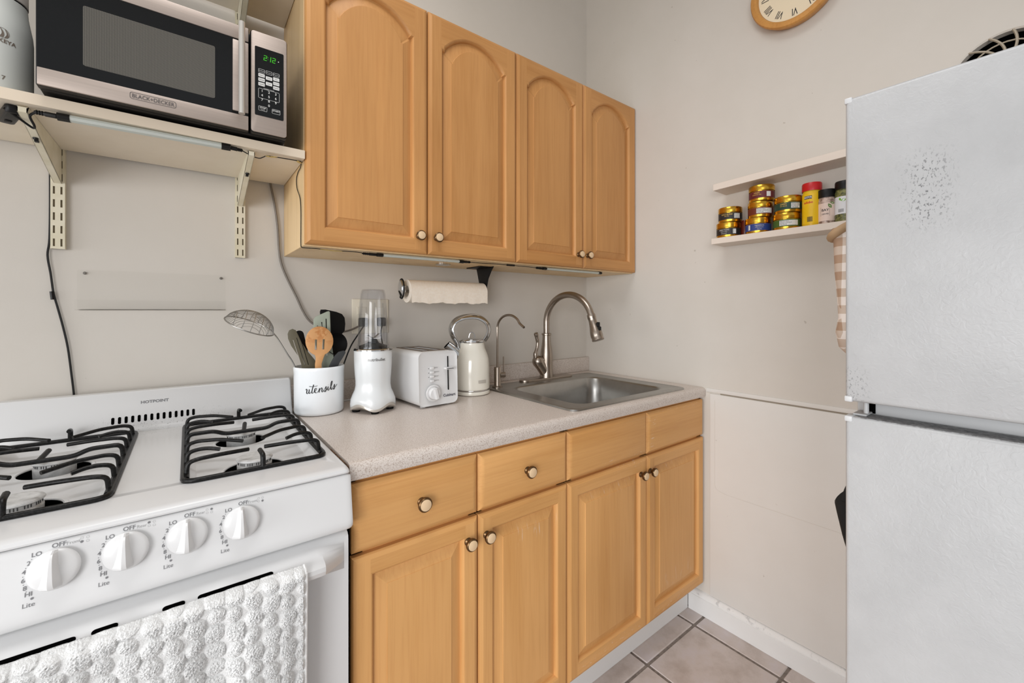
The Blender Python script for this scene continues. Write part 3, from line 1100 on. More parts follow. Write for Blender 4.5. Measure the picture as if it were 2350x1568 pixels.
b = nb()
for i, word in enumerate(('BAGEL', 'DEFROST', 'REHEAT', 'CANCEL')):
    zc = .1255 - .0135 * i
    text(b, word, lambda a, h: fn_(a, h, .0036), .0040, 'LEFT', 0, 1, 0, .0545, zc + .0008)
mesh_obj('lettering', b, 'print_dark', t)
dots = [(.033, .1249 - .0135 * i, .0013) for i in range(3)]
dots += [(.050 + .0225 * math.cos(PI / 2 + (i - 3.5) * .62), .046 + .0225 * math.sin(PI / 2 + (i - 3.5) * .62), .001) for i in range(8)]
for d_ in dots:
    b = nb(); poly2(b, disc_pts(*d_), lambda a_, h: fn_(a_, h, .0036))
    mesh_obj('dot', b, 'print_dark', t, recalc=False)
b = nb()
text(b, 'Cuisinart', lambda a, h: fn_(a, h, .0038), .0125, 'CENTER', .0003, 1.0, 0, .108, .0335)
mesh_obj('lettering', b, 'print_navy', t)
dm = Matrix.Translation(fn_(.050, .046, .002)) @ Vector((0, 0, 1)).rotation_difference(-ey).to_matrix().to_4x4()
b = nb(); lathe(b, [(0.0265, 0), (.0265, .0018), (.0255, .0026), (.0205, .0026), (.0200, .001), (.0195, .001), (.0185, .012), (.0170, .0135), (0, .0135)], mtx=dm, seg=36)
dl_ = mesh_obj('dial', b, 'white_plastic', t)
b = nb()
r_ = Matrix.Rotation(-0.25, 3, 'Y')
gp = [(-.0165, -.0045), (.0165, -.0045), (.0165, .0045), (-.0165, .0045)]
c0_ = fn_(.050, .046, .0150)
axu = (Vector((0, 0, 1)) * math.cos(.25) - ex * math.sin(.25)); axr = (ex * math.cos(.25) + Vector((0, 0, 1)) * math.sin(.25))
loft(b, [[c0_ + axr * (w * 1.0) + axu * l for w, l in ((-.0055, -.0175), (.0055, -.0175), (.0055, .0175), (-.0055, .0175))],
         [c0_ - ey * .011 + axr * w + axu * l for w, l in ((-.0035, -.0160), (.0035, -.0160), (.0035, .0172), (-.0035, .0172))]])
mesh_obj('dial_grip', b, 'white_plastic', dl_)
b = nb()
for a in (.02, tw - .03):
    for d in (.02, tl - .04):
        b2 = nb(); q = [TF(a, d, 0.0), TF(a + .012, d, 0.0), TF(a + .012, d + .012, 0.0), TF(a, d + .012, 0.0)]
        loft(b2, [q, [v + Vector((0, 0, .008)) for v in q]])
        mesh_obj('foot', b2, 'white_plastic', t)
b.free()

# ------------------------------------------------------------------ blender
BX, BY = -1.194, -0.209
t = thing('blender', 'pearl white bullet blender with clear upturned cup beside the crock', 'blender', (BX, BY, ZC))
b = nb()
seg = 72
angc = math.atan2(-1.5138 - BY, -1.6514 - BX)
def blend_ring(r, z, wave=0.0):
    L = []
    for i in range(seg):
        a = 2 * PI * i / seg
        k_ = math.cos(4 * (a - angc - 0.1)) 
        rr = r * (1 + 0.018 * (wave > 0) * k_)
        L.append(Vector((BX + rr * math.cos(a), BY + rr * math.sin(a), ZC + z - wave * k_)))
    return L
prof = [(.0470, .008, .004), (.0655, .0145, .0075), (.0668, .017, .0075)]
loft(b, [blend_ring(*q) for q in prof + [(.0655, .024, .0075)]])
mesh_obj('base_trim', b, 'silver', t, 40)
b = nb()
body = [(.0660, .0225, .0075), (.0665, .030, .006), (.0650, .040, .003), (.0600, .052, .001), (.0545, .066, 0), (.0520, .080, 0), (.0522, .095, 0), (.0540, .115, 0), (.0555, .140, 0), (.0562, .165, 0), (.0565, .185, 0), (.0560, .187, 0)]
loft(b, [blend_ring(*q) for q in body])
mesh_obj('body', b, 'pearl', t, 40)
b = nb(); lathe(b, [(.0555, .1865), (.0578, .187), (.0578, .1905), (.0550, .193), (.047, .193), (.046, .190), (0, .190)], (BX, BY, ZC), 48)
mesh_obj('chrome_ring', b, 'chrome', t)
for i in range(4):
    b = nb()
    a = angc + 0.1 + PI / 4 * 0 + PI / 2 * i
    lathe(b, [(0, 0), (.011, 0), (.012, .003), (.012, .012), (0, .012)], (BX + .050 * math.cos(a), BY + .050 * math.sin(a), ZC), 12)
    mesh_obj('foot', b, 'black_soft', t)
b = nb()
z0 = .1925
outer = [(.0490, z0), (.0490, z0 + .006), (.0465, z0 + .008), (.0470, z0 + .012), (.0452, z0 + .014), (.0450, z0 + .03), (.0425, z0 + .100), (.0400, z0 + .140), (.0365, z0 + .170), (.0335, z0 + .180), (.031, z0 + .182), (0, z0 + .182)]
inner = [(0, z0 + .1795), (.030, z0 + .1795), (.0342, z0 + .168), (.0378, z0 + .139), (.0403, z0 + .100), (.0428, z0 + .03), (.0430, z0 + .001)]
lathe(b, outer + inner + [(.0490, z0)], (BX, BY, ZC), 40)
cup = mesh_obj('cup', b, 'clear', t, 45)
b = nb()
for i in range(3):
    a = angc + .12 + 2 * PI / 3 * i
    tube(b, [(BX + .0412 * math.cos(a), BY + .0412 * math.sin(a), ZC + z0 + .018), (BX + .0385 * math.cos(a), BY + .0385 * math.sin(a), ZC + z0 + .100), (BX + .0360 * math.cos(a), BY + .0360 * math.sin(a), ZC + z0 + .140)], .0022, 8)
mesh_obj('cup_rib', b, 'clear', cup)
b = nb(); lathe(b, [(0, z0 + .001), (.042, z0 + .001), (.042, z0 + .008), (.030, z0 + .012), (.018, z0 + .016), (.012, z0 + .026), (.008, z0 + .03), (0, z0 + .03)], (BX, BY, ZC), 28)
bb = mesh_obj('blade_base', b, 'black', t)
b = nb()
for i in range(4):
    a = .5 + PI / 2 * i
    d_ = Vector((math.cos(a), math.sin(a), 0)); n_ = Vector((-math.sin(a), math.cos(a), 0))
    c_ = Vector((BX, BY, ZC + z0 + .029))
    up_ = .014 if i % 2 == 0 else .002
    q = [c_ + n_ * .005, c_ - n_ * .005, c_ + d_ * .028 - n_ * .001 + Vector((0, 0, up_)), c_ + d_ * .026 + n_ * .004 + Vector((0, 0, up_))]
    loft(b, [q, [v + Vector((0, 0, .0012)) for v in q]])
mesh_obj('blade', b, 'steel', bb)
b = nb()
text(b, 'nutribullet', cyl_fn(BX, BY, .0570, angc + .19, ZC + .1615), .0125, 'CENTER', .0002)
mesh_obj('lettering', b, brushed('silver_print', S(140, 138, 136), .3, (60, 60, 10), .6), t)

# ------------------------------------------------------------------ utensil crock and utensils
CX, CY = -1.332, -0.130
t = thing('utensil_crock', 'white ceramic crock lettered utensils between stove and blender', 'crock', (CX, CY, ZC))
b = nb()
lathe(b, [(0, .001), (.064, .001), (.068, .004), (.0695, .010), (.0705, .125), (.0715, .132), (.0715, .1385), (.0700, .1415), (.0675, .1415), (.0662, .138), (.0655, .012), (0, .010)], (CX, CY, ZC), 56)
mesh_obj('pot', b, 'ceramic', t, 45)
# hand-lettered word as brush strokes wrapped on the pot
angu = math.atan2(-1.5138 - CY, -1.6514 - CX) + 0.10
cf = cyl_fn(CX, CY, .0708, angu, ZC + .079)
strokes = [
    [(-.052, .004), (-.050, .008), (-.0475, .004), (-.049, -.005), (-.046, -.009), (-.042, -.003), (-.040, .006)],
    [(-.040, .006), (-.041, -.006), (-.038, -.009), (-.035, -.004)],
    [(-.026, .021), (-.030, .006), (-.032, -.006), (-.029, -.009), (-.025, -.004)],
    [(-.040, .0165), (-.030, .0145), (-.014, .0155)],
    [(-.025, -.004), (-.0185, .0005), (-.0165, .006), (-.0205, .007), (-.0235, .000), (-.021, -.008), (-.015, -.008), (-.010, -.001)],
    [(-.010, -.001), (-.008, .006), (-.0085, -.002), (-.0095, -.009)],
    [(-.0092, -.006), (-.005, .003), (-.001, .0065), (.000, .001), (-.0005, -.007), (.002, -.009), (.005, -.004)],
    [(.005, -.004), (.010, .004), (.0125, .009), (.0125, .003), (.0125, -.005), (.009, -.010), (.006, -.0065), (.011, -.0055), (.017, -.001)],
    [(.017, -.001), (.0195, .007), (.0185, -.004), (.021, -.007), (.025, -.002)],
    [(.0205, .0125), (.0210, .0132)],
    [(.025, -.002), (.031, .008), (.0345, .019), (.033, .0235), (.0300, .017), (.0290, .003), (.030, -.006), (.033, -.006), (.036, -.002)],
    [(.036, -.002), (.0405, .006), (.0425, .0105), (.0425, .004), (.0425, -.003), (.0395, -.008), (.0370, -.005), (.042, -.003), (.050, .004), (.053, .008)],
]
b = nb()
for st in strokes:
    P_ = spline([(p[0] * .86, p[1] * .82 + p[0] * .07, 0) for p in st], 5)
    pts = [cf(p.x, p.y) for p in P_]
    rr = []
    for i in range(len(P_)):
        dy = P_[min(i + 1, len(P_) - 1)].y - P_[max(i - 1, 0)].y
        rr.append(.00062 if dy > 0 else .00062 + min(.0007, -dy * .35))
    tube(b, pts, rr, 6)
mesh_obj('lettering', b, 'print_black', t)

UT = 'utensils in the white crock'
def U(x, z, y=None):
    return Vector((x, CY if y is None else y, z))
# wire skimmer
t = thing('wire_skimmer', 'wire mesh skimmer leaning left out of the utensil crock', 'skimmer', (-1.36, -0.115, ZC + .012), UT)
mid = Vector((-1.512, -0.112, 1.179)); ax = Vector((.1236, .0, -.048)).normalized(); nz = Vector((.36, -.25, .90)); nz = (nz - ax * nz.dot(ax)).normalized(); ay = nz.cross(ax)
R0, HT = .064, .043
dome = lambda u, v: mid + ax * u + ay * v + nz * (HT * max(0.0, 1 - (u * u + v * v) / R0 ** 2) ** .62)
b = nb()
tube(b, [mid + ax * R0 * math.cos(a) + ay * R0 * math.sin(a) for a in [2 * PI * i / 40 for i in range(40)]], .0017, 8, True)
mesh_obj('rim', b, 'steel', t)
b = nb()
for i in range(-11, 12):
    v = i * R0 / 12
    w = math.sqrt(max(0, R0 ** 2 - v * v))
    tube(b, [dome(-w + 2 * w * k_ / 18, v) for k_ in range(19)], .00055, 5)
for i in (-2, -1, 0, 1, 2):
    u = i * R0 / 3
    w = math.sqrt(max(0, R0 ** 2 - u * u))
    tube(b, [dome(u, -w + 2 * w * k_ / 18) for k_ in range(19)], .0009, 5)
tag(mesh_obj('wire_mesh', b, 'steel', t), kind='stuff')
b = nb()
hs = mid + ax * R0
for o_ in (-.003, .003):
    tube(b, spline([hs + ay * o_, hs + ax * .012 + ay * o_ + Vector((0, 0, -.012)), Vector((-1.418, -.116 + o_ * .5, 1.096)), Vector((-1.397, -.118 + o_ * .5, 1.055)), Vector((-1.352, -.125, .932))], 5), .0017, 8)
mesh_obj('handle', b, 'steel', t)

def flat_tool(name, label, cat, outline, y0, thick, mat, slots=(), lean=0.0, handle=None, hmat=None, bev=.0012):
    """Flat-headed tool: outline in (x, z), leaning in y with height."""
    t_ = thing(name, label, cat, (CX, y0, ZC + .012), UT)
    fy = lambda z: y0 + lean * (z - 1.05)
    b_ = nb()
    prism(b_, outline, lambda p: Vector((p[0], fy(p[1]) - thick / 2, p[1])), lambda p: Vector((p[0], fy(p[1]) + thick / 2, p[1])), 0, bev)
    h_ = mesh_obj('head', b_, mat, t_, 40)
    if slots:
        c_ = nb()
        for s_ in slots:
            b2_ = nb()
            loft(b2_, [[Vector((p[0], fy(p[1]) - .02, p[1])) for p in s_], [Vector((p[0], fy(p[1]) + .02, p[1])) for p in s_]])
            join(c_, b2_)
        boolean(h_, c_)
    if handle:
        b_ = nb()
        tube(b_, spline(handle[0], 5), handle[1], 10, flat=handle[2] if len(handle) > 2 else None)
        mesh_obj('handle', b_, hmat or mat, t_)
    return t_
def blade_outline(p0, p1, w0, w1, tip=6):
    """Strip from p0 (low) to p1 (high) with a round top."""
    a, c = Vector((p0[0], p0[1])), Vector((p1[0], p1[1]))
    d = (c - a).normalized(); n = Vector((-d.y, d.x))
    pts = [a - n * w0, a + n * w0]
    pts = [tuple(a - n * -w0), tuple(a + n * -w0)]
    for i in range(tip + 1):
        an = -PI / 2 + PI * i / tip
        pts.append(tuple(c + n * (w1 * math.sin(an)) + d * (w1 * math.cos(an))))
    return pts
def strip_slot(p0, p1, w):
    a, c = Vector(p0), Vector(p1)
    d = (c - a).normalized(); n = Vector((-d.y, d.x)) * w
    return [tuple(a + n), tuple(a - n), tuple(c - n), tuple(c + n)]
def hnd(x0, y0, z0, x1, y1, z1):
    return [(x0, y0, z0), ((x0 + x1) / 2, (y0 + y1) / 2, (z0 + z1) / 2), (x1, y1, z1)]
# olive slotted turner (left)
ol = [(-1.371, 1.052), (-1.395, 1.090), (-1.413, 1.120), (-1.4215, 1.142), (-1.4225, 1.156), (-1.4185, 1.166), (-1.4100, 1.170), (-1.4015, 1.166), (-1.3960, 1.154), (-1.3870, 1.132), (-1.3710, 1.104), (-1.350, 1.076), (-1.334, 1.052)]
ol = [(-1.383, 1.045)] + ol[1:-1] + [(-1.338, 1.045)]
flat_tool('slotted_turner', 'dark olive slotted turner leaning left at the front of the utensil crock', 'turner', ol, CY - .022, .004, 'olive',
          [strip_slot((-1.3825 + .0095 * i - .004, 1.062), (-1.4085 + .0095 * i, 1.138 + .006 * (i > 0)), .0010) for i in range(3)], 0.0,
          (hnd(-1.359, CY - .022, 1.047, -1.325, CY - .01, .930), .0055))
# black spoon handle behind it
flat_tool('black_spoon', 'black spoon handle tip standing behind the wooden spoon at left', 'spoon',
          blade_outline((-1.362, 1.050), (-1.3885, 1.152), .0075, .0120, 8), CY - .004, .006, 'black_soft', (), 0.0,
          (hnd(-1.362, CY - .004, 1.052, -1.335, CY, .930), .005))
# sage slotted turner
sg = [(-1.328, 1.050), (-1.345, 1.120), (-1.3500, 1.170), (-1.3495, 1.196), (-1.3440, 1.2045), (-1.310, 1.2205), (-1.3050, 1.2215), (-1.3025, 1.2180), (-1.3010, 1.150), (-1.2960, 1.100), (-1.2850, 1.050)]
sg = [(-1.324, 1.045)] + sg[1:-1] + [(-1.290, 1.045)]
flat_tool('sage_turner', 'pale sage green slotted turner standing tall in the utensil crock', 'turner', sg, CY - .012, .005, 'sage',
          [strip_slot((-1.3395 + .012 * i + .003, 1.085 + .02 * (i < 2)), (-1.3390 + .0125 * i, 1.178 + .010 * i), .0019) for i in range(3)], 0.05,
          (hnd(-1.308, CY - .012, 1.048, -1.315, CY, .930), .006))
# wooden slotted spoon in front
wl = []
for i in range(30):
    a = -PI / 2 + .36 + (2 * PI - .72) * i / 29
    wl.append((-1.3405 + .0385 * math.cos(a), 1.1325 + .0435 * math.sin(a)))
wl = [(-1.3330 , 1.045)] + [(-1.3335, 1.066), (-1.3300, 1.084)] + wl + [(-1.3500, 1.084), (-1.3505, 1.066), (-1.3510, 1.045)]
wl = [(-1.3370, 1.045), (-1.3365, 1.066), (-1.3310, 1.082)] + wl[3:-3] + [(-1.3520, 1.082), (-1.3545, 1.066), (-1.3550, 1.045)]
flat_tool('wooden_spoon', 'round wooden slotted spoon at the front of the utensil crock', 'spoon', wl, CY - .048, .006, 'spoon',
          [strip_slot((-1.3520, 1.1075), (-1.3505, 1.1375), .0032), strip_slot((-1.3315, 1.1075), (-1.3290, 1.1375), .0032)], 0.10,
          (hnd(-1.346, CY - .048, 1.047, -1.335, CY - .02, .930), .0075), None, .002)
# black wide turner behind right
bt_ = rrect(-1.3180, -1.2500, 1.140, 1.2265, .016, 5)
bt_ = [(-1.2750, 1.136), (-1.2620, 1.142), (-1.2480, 1.158), (-1.2455, 1.180), (-1.2470, 1.200), (-1.2550, 1.2120), (-1.2720, 1.2190), (-1.3050, 1.2265), (-1.3190, 1.2262), (-1.3215, 1.2190), (-1.3150, 1.160), (-1.3020, 1.140)]
flat_tool('wide_turner', 'wide matte black turner at the back of the utensil crock', 'turner', bt_, CY + .022, .005, 'black_soft', (), 0.10,
          (hnd(-1.290, CY + .026, 1.145, -1.310, CY + .01, .930), .006))
# black ladle: round bowl lower right, behind
t = thing('black_ladle', 'black ladle with a round bowl in front of the wide black turner', 'ladle', (-1.285, CY + .005, ZC + .012), UT)
b = nb()
mt = Matrix.Translation((-1.2860, CY + .004, 1.118)) @ Vector((0, 0, 1)).rotation_difference(Vector((0.25, -0.90, 0.15)).normalized()).to_matrix().to_4x4()
lathe(b, [(0, -.012), (.018, -.009), (.030, .000), (.036, .012), (.0345, .012), (.029, .002), (.017, -.006), (0, -.009)], mtx=mt, seg=28)
mesh_obj('bowl', b, 'black_soft', t)
b = nb(); tube(b, spline([(-1.291, CY + .006, 1.085), (-1.300, CY + .006, 1.03), (-1.312, CY + .004, .930)], 4), .006, 10)
mesh_obj('handle', b, 'black_soft', t)
# small black spatula leaning right
flat_tool('small_spatula', 'small charcoal spatula leaning right over the crock rim', 'spatula',
          [(-1.319, 1.045), (-1.309, 1.066), (-1.298, 1.086), (-1.287, 1.0975), (-1.272, 1.1005), (-1.2665, 1.097), (-1.2670, 1.092), (-1.2735, 1.080), (-1.284, 1.064), (-1.292, 1.045)],
          CY - .040, .005, plain('charcoal_silicone', S(52, 54, 56), .5), (), 0.0, (hnd(-1.306, CY - .040, 1.046, -1.322, CY - .02, .930), .005))

# ------------------------------------------------------------------ outlet plate with plugs
t = thing('wall_outlet', 'almond double outlet plate on the wall behind the blender', 'outlet', (-1.13, -0.003, 1.20))
b = nb(); box(b, -1.197, -1.066, -0.0065, -0.0005, 1.1415, 1.264, .003, 2)
mesh_obj('cover_plate', b, 'outlet', t)
b = nb()
for xx in (-1.164, -1.099):
    for zz in (1.182, 1.222):
        box(b, xx - .016, xx + .016, -.0085, -.006, zz - .014, zz + .014, .001, 1)
mesh_obj('receptacle', b, 'outlet', t)
for i, (xx, zz, lab) in enumerate(((-1.164, 1.182, 'black plug in the outlet at left behind the blender cup'), (-1.099, 1.182, 'black plug in the outlet at right behind the blender cup'))):
    t = thing('power_plug', lab, 'plug', (xx, -.02, zz), 'plugs behind the blender')
    b = nb(); box(b, xx - .013, xx + .013, -.036, -.0085, zz - .015, zz + .016, .004, 2)
    mesh_obj('plug_body', b, 'black', t)
    b = nb()
    if i == 0:
        pts = [(xx, -.030, zz - .012), (xx - .02, -.034, zz - .04), (xx - .045, -.03, 1.10), (xx - .07, -.035, 1.04), (xx - .105, -.05, .955), (xx - .12, -.06, .9175)]
    else:
        pts = [(xx, -.030, zz - .012), (xx - .005, -.034, zz - .05), (xx + .02, -.034, 1.02), (xx + .055, -.034, .95), (xx + .06, -.034, .9175)]
    tube(b, spline(pts, 6), .0024, 8)
    mesh_obj('cord', b, 'black', t)
# grey microwave lead down the wall
b = nb()
pts = [(-1.450, -.016, 1.66), (-1.447, -.012, 1.62), (-1.436, -.009, 1.56), (-1.427, -.008, 1.49), (-1.423, -.008, 1.42), (-1.417, -.009, 1.372), (-1.400, -.009, 1.325), (-1.374, -.010, 1.268), (-1.355, -.012, 1.222), (-1.335, -.018, 1.188), (-1.300, -.026, 1.165), (-1.262, -.030, 1.150), (-1.215, -.030, 1.155), (-1.175, -.020, 1.170)]
tube(b, spline(pts, 5), .0040, 8, flat=(1.35, .8))
tag(mesh_obj('grey_power_cord', b, 'grey_cord', None), 'thick grey power cord running down the wall from the microwave shelf', 'cord')

# ------------------------------------------------------------------ paper towel
t = thing('paper_towel_holder', 'black paper towel bracket with chrome end cap under the wall cabinet', 'towel holder', (-0.72, -0.085, 1.29))
b = nb()
pl = [(-.045, 1.3955), (-.165, 1.3955), (-.150, 1.380), (-.128, 1.350), (-.118, 1.318), (-.116, 1.290), (-.105, 1.272), (-.090, 1.268), (-.078, 1.278), (-.070, 1.32)]
prism(b, pl, lambda p: Vector((-.7095, p[0], p[1])), lambda p: Vector((-.7040, p[0], p[1])), 0, .0012)
box(b, -.7600, -.7040, -.150, -.050, 1.3915, 1.3955, .001, 1)
mesh_obj('bracket', b, 'black', t)
b = nb(); tube(b, [(-.706, -.1, 1.292), (-1.052, -.1, 1.292)], .006, 10)
mesh_obj('rod', b, 'chrome', t)
b = nb()
ov = [(.022 * math.cos(a), .034 * math.sin(a)) for a in [2 * PI * i / 28 for i in range(28)]]
prism(b, ov, lambda p: Vector((-1.050, -.1 + p[0], 1.300 + p[1])), lambda p: Vector((-1.062, -.1 + p[0] * .86, 1.300 + p[1] * .86)), 0, .003)
mesh_obj('end_cap', b, 'chrome', t)
b = nb(); tube(b, [(-1.0555, -.1 + .0225 * math.cos(a), 1.300 + .0345 * math.sin(a)) for a in [2 * PI * i / 32 for i in range(32)]], .0025, 8, True)
tube(b, spline([(-1.062, -.092, 1.292), (-1.064, -.104, 1.284), (-1.064, -.112, 1.276), (-1.063, -.108, 1.270)], 4), .0022, 6)
mesh_obj('cap_trim', b, 'black', t)
b = nb()
L0 = []
pts = [(.0405 * math.cos(a), .0405 * math.sin(a)) for a in [2 * PI * i / 40 for i in range(40)]]
lathe(b, [(.020, .0), (.0405, .0), (.0405, .318), (.020, .318), (.020, .0)], (-1.036, -.1, 1.292), 40, 'x')
tr = mesh_obj('paper_towel_roll', b, 'paper', None, 40)
tag(tr, 'slim cream paper towel roll hanging under the wall cabinet', 'paper towel')
b = nb()
n = 24
rows = []
for i in range(10):
    s = i / 9
    rows.append([b.verts.new((-1.035 + .316 * j / n, -.1415 - .0012 * math.sin(j * 1.7) * s, 1.292 - .042 * s + (.0022 * math.sin(j * .9) + .0015 * math.sin(j * 2.3)) * s * s)) for j in range(n + 1)])
for a, c_ in zip(rows, rows[1:]):
    bridge(b, a, c_, 0, False)
rr_ = [[b.verts.new(v.co + Vector((0, .0008, 0))) for v in row] for row in rows]
for a, c_ in zip(rr_, rr_[1:]):
    bridge(b, c_, a, 0, False)
bridge(b, rows[-1], rr_[-1], 0, False)
mesh_obj('loose_sheet', b, 'paper', tr, recalc=False)

# ------------------------------------------------------------------ under-cabinet light bars and thin leads
def light_bar(name, label, p0, p1, size, mat='alu'):
    t_ = thing(name, label, 'light bar', ((p0[0] + p1[0]) / 2, p0[1], p0[2]), 'led light bars')
    p0, p1 = Vector(p0), Vector(p1)
    d = (p1 - p0).normalized()
    b_ = nb(); tube(b_, [p0, p1], size, 8, flat=(1.15, .8), up=(0, 0, 1))
    mesh_obj('tube', b_, mat, t_, 30)
    for p_, s_ in ((p0, -1), (p1, 1)):
        b_ = nb(); tube(b_, [p_ - d * s_ * .006, p_ + d * s_ * .012], size * 1.12, 8, flat=(1.15, .82), up=(0, 0, 1))
        mesh_obj('end_cap', b_, 'black', t_, 30)
    return t_
light_bar('light_bar', 'long aluminium light bar under the microwave shelf', (-1.845, -.2960, 1.6095), (-1.582, -.3000, 1.6130), .0085)
light_bar('light_bar', 'thin light bar under the wall cabinet above the blender', (-1.195, -.277, 1.3885), (-.922, -.277, 1.3885), .0060)
light_bar('light_bar', 'thin light bar under the wall cabinet above the sink', (-.535, -.272, 1.3885), (-.215, -.272, 1.3885), .0060)
def connector(b_, p0, p1, r=.0048):
    p0, p1 = Vector(p0), Vector(p1)
    tube(b_, [p0 + (p1 - p0) * k_ for k_ in (0, .5, .55, 1)], [r, r, r * .8, r * .55], 8)
    for k_ in (.62, .74, .86):
        c_ = p0 + (p1 - p0) * k_
        tube(b_, [c_, c_ + (p1 - p0) * .05], r * .95, 8)
b = nb(); connector(b, (-1.569, -.3005, 1.613), (-1.545, -.2985, 1.6125))
tube(b, spline([(-1.547, -.2985, 1.6125), (-1.538, -.293, 1.6105), (-1.522, -.283, 1.608), (-1.508, -.281, 1.607), (-1.500, -.290, 1.6095), (-1.492, -.297, 1.612), (-1.462, -.297, 1.6135), (-1.418, -.296, 1.6145), (-1.4125, -.285, 1.6130), (-1.4105, -.262, 1.608), (-1.4105, -.232, 1.603), (-1.4105, -.212, 1.588), (-1.4105, -.222, 1.560), (-1.4105, -.258, 1.528), (-1.4105, -.270, 1.495), (-1.4105, -.270, 1.44), (-1.4105, -.270, 1.402), (-1.409, -.270, 1.3935), (-1.400, -.272, 1.392), (-1.37, -.273, 1.3925), (-1.345, -.266, 1.392), (-1.32, -.264, 1.392), (-1.27, -.275, 1.392), (-1.235, -.277, 1.389)], 5), .0012, 6)
connector(b, (-1.208, -.277, 1.3885), (-1.250, -.277, 1.3890), .0042)
tag(mesh_obj('thin_black_lead', b, 'black', None), 'thin black lead taped from the shelf light down the wall cabinet side', 'cord')
b = nb()
for (p, q) in (((-1.497, -.295, 1.6115), (-1.470, -.298, 1.6135)), ((-1.425, -.297, 1.614), (-1.412, -.288, 1.613)), ((-1.362, -.272, 1.3915), (-1.300, -.266, 1.3915))):
    p, q = Vector(p), Vector(q)
    tube(b, spline([p, (p + q) / 2 + Vector((0, .002, -.0004)), q], 4), [.0016, .0022, .0028, .0024, .0030, .0026, .0026, .0020, .0012], 8, flat=(1.6, .5), up=(0, 0, 1))
tag(mesh_obj('glue_blob', b, 'glue', None), 'yellowed dried glue holding the thin black lead to the wood', 'glue')
b = nb(); connector(b, (-.909, -.277, 1.3885), (-.882, -.277, 1.389), .0042)
tube(b, spline([(-.884, -.277, 1.389), (-.86, -.268, 1.390), (-.82, -.262, 1.391), (-.77, -.268, 1.3915), (-.70, -.270, 1.391), (-.64, -.268, 1.391), (-.60, -.266, 1.3905), (-.578, -.270, 1.389)], 5), .0013, 6)
tube(b, [(-.72, -.269, 1.391), (-.685, -.270, 1.391)], .0032, 8)
connector(b, (-.548, -.272, 1.3885), (-.580, -.270, 1.3890), .0046)
tag(mesh_obj('linking_lead', b, 'black', None), 'short black lead linking the two light bars under the wall cabinets', 'cord')
b = nb(); lathe(b, [(0, 0), (.028, 0), (.028, -.003), (.022, -.004), (0, -.0045)], (-.90, -.115, 1.3952), 24)
tag(mesh_obj('puck_plate', b, 'chrome', None), 'flat chrome disc on the underside of the wall cabinet above the paper towel', 'plate')

# ------------------------------------------------------------------ microwave shelves and brackets
def slotted_rail(x, zb, label):
    t_ = thing('shelf_rail', label, 'rail', (x, -.006, zb), 'cream slotted shelf rails')
    b_ = nb()
    w = .0125
    for s_ in (-1, 1):
        box(b_, x + s_ * w - (.0012 if s_ > 0 else 0), x + s_ * w + (.0012 if s_ < 0 else 0), -.0145, -.0002, zb, 2.4)
    # face plate with two columns of slots: three strips joined by bridges
    fy0, fy1 = -.0150, -.0136
    sw = .0036
    for xa, xb in ((-w, -.0082), (-.0082 + sw, .0082 - sw), (.0082, w)):
        box(b_, x + xa, x + xb, fy0, fy1, zb, 2.4)
    for xa in (-.0082, .0082 - sw):
        box(b_, x + xa, x + xa + sw, fy0, fy1, zb, zb + .006)
        z_ = zb + .006
        while z_ < 2.36:
            box(b_, x + xa, x + xa + sw, fy0, fy1, z_ + .0185, z_ + .032)
            z_ += .032
    mesh_obj('channel', b_, 'cream_metal', t_, 25)
    b_ = nb(); box(b_, x - w + .0014, x + w - .0014, -.0118, -.0004, zb + .002, 2.399)
    mesh_obj('channel_back', b_, plain('rail_shadow_paint', S(128, 114, 88), .7), t_)
    return t_
slotted_rail(-1.9040, 1.3745, 'cream slotted shelf rail below the microwave shelf, the one beside the dangling black cord')
slotted_rail(-1.5265, 1.3815, 'cream slotted shelf rail below the microwave shelf, the one nearer the wall cabinet')

def bracket(x, ztop, label):
    t_ = thing('shelf_bracket', label, 'bracket', (x, -.16, ztop - .06), 'cream shelf brackets')
    pf = [(-.016, ztop), (-.285, ztop), (-.296, ztop - .004), (-.296, ztop - .013), (-.250, ztop - .022), (-.016, ztop - .083)]
    b_ = nb()
    w = .0068
    for s_ in (-1, 1):
        prism(b_, pf, lambda p, s_=s_: Vector((x + s_ * w, p[0], p[1])), lambda p, s_=s_: Vector((x + s_ * (w - .0012), p[0], p[1])))
    mesh_obj('side_plates', b_, 'cream_metal', t_, 20)
    b_ = nb()
    a, c_ = pf[3], pf[5]
    pts = [pf[1], pf[2], pf[3], pf[4], pf[5]]
    loft(b_, [[(x - w, p[0], p[1]) for p in pts] + [(x - w, p[0] + .0010, p[1] + .0013) for p in pts[::-1]], [(x + w, p[0], p[1]) for p in pts] + [(x + w, p[0] + .0010, p[1] + .0013) for p in pts[::-1]]])
    web = mesh_obj('web', b_, 'cream_metal', t_, 20)
    b_ = nb()
    zz = ztop - .022 - .061 * ((.250 - .205) / .234)
    lathe(b_, [(0, -.003), (.0042, -.003), (.0046, .0), (0, .001)], (x, -.205, zz), 12)
    box(b_, x - .003, x + .003, -.200, -.192, zz - .006, zz - .001)
    mesh_obj('screw', b_, 'black', web)
    b_ = nb()
    box(b_, x - .0025, x + .0025, -.0805, -.0795, ztop - .0668, ztop - .0660)
    return t_
bracket(-1.9040, 1.6180, 'cream shelf bracket under the microwave shelf next to the black adapter')
bracket(-1.5265, 1.6190, 'cream shelf bracket under the microwave shelf at the end of the light bar')
bracket(-1.5265, 2.1130, 'cream shelf bracket under the upper shelf above the microwave')

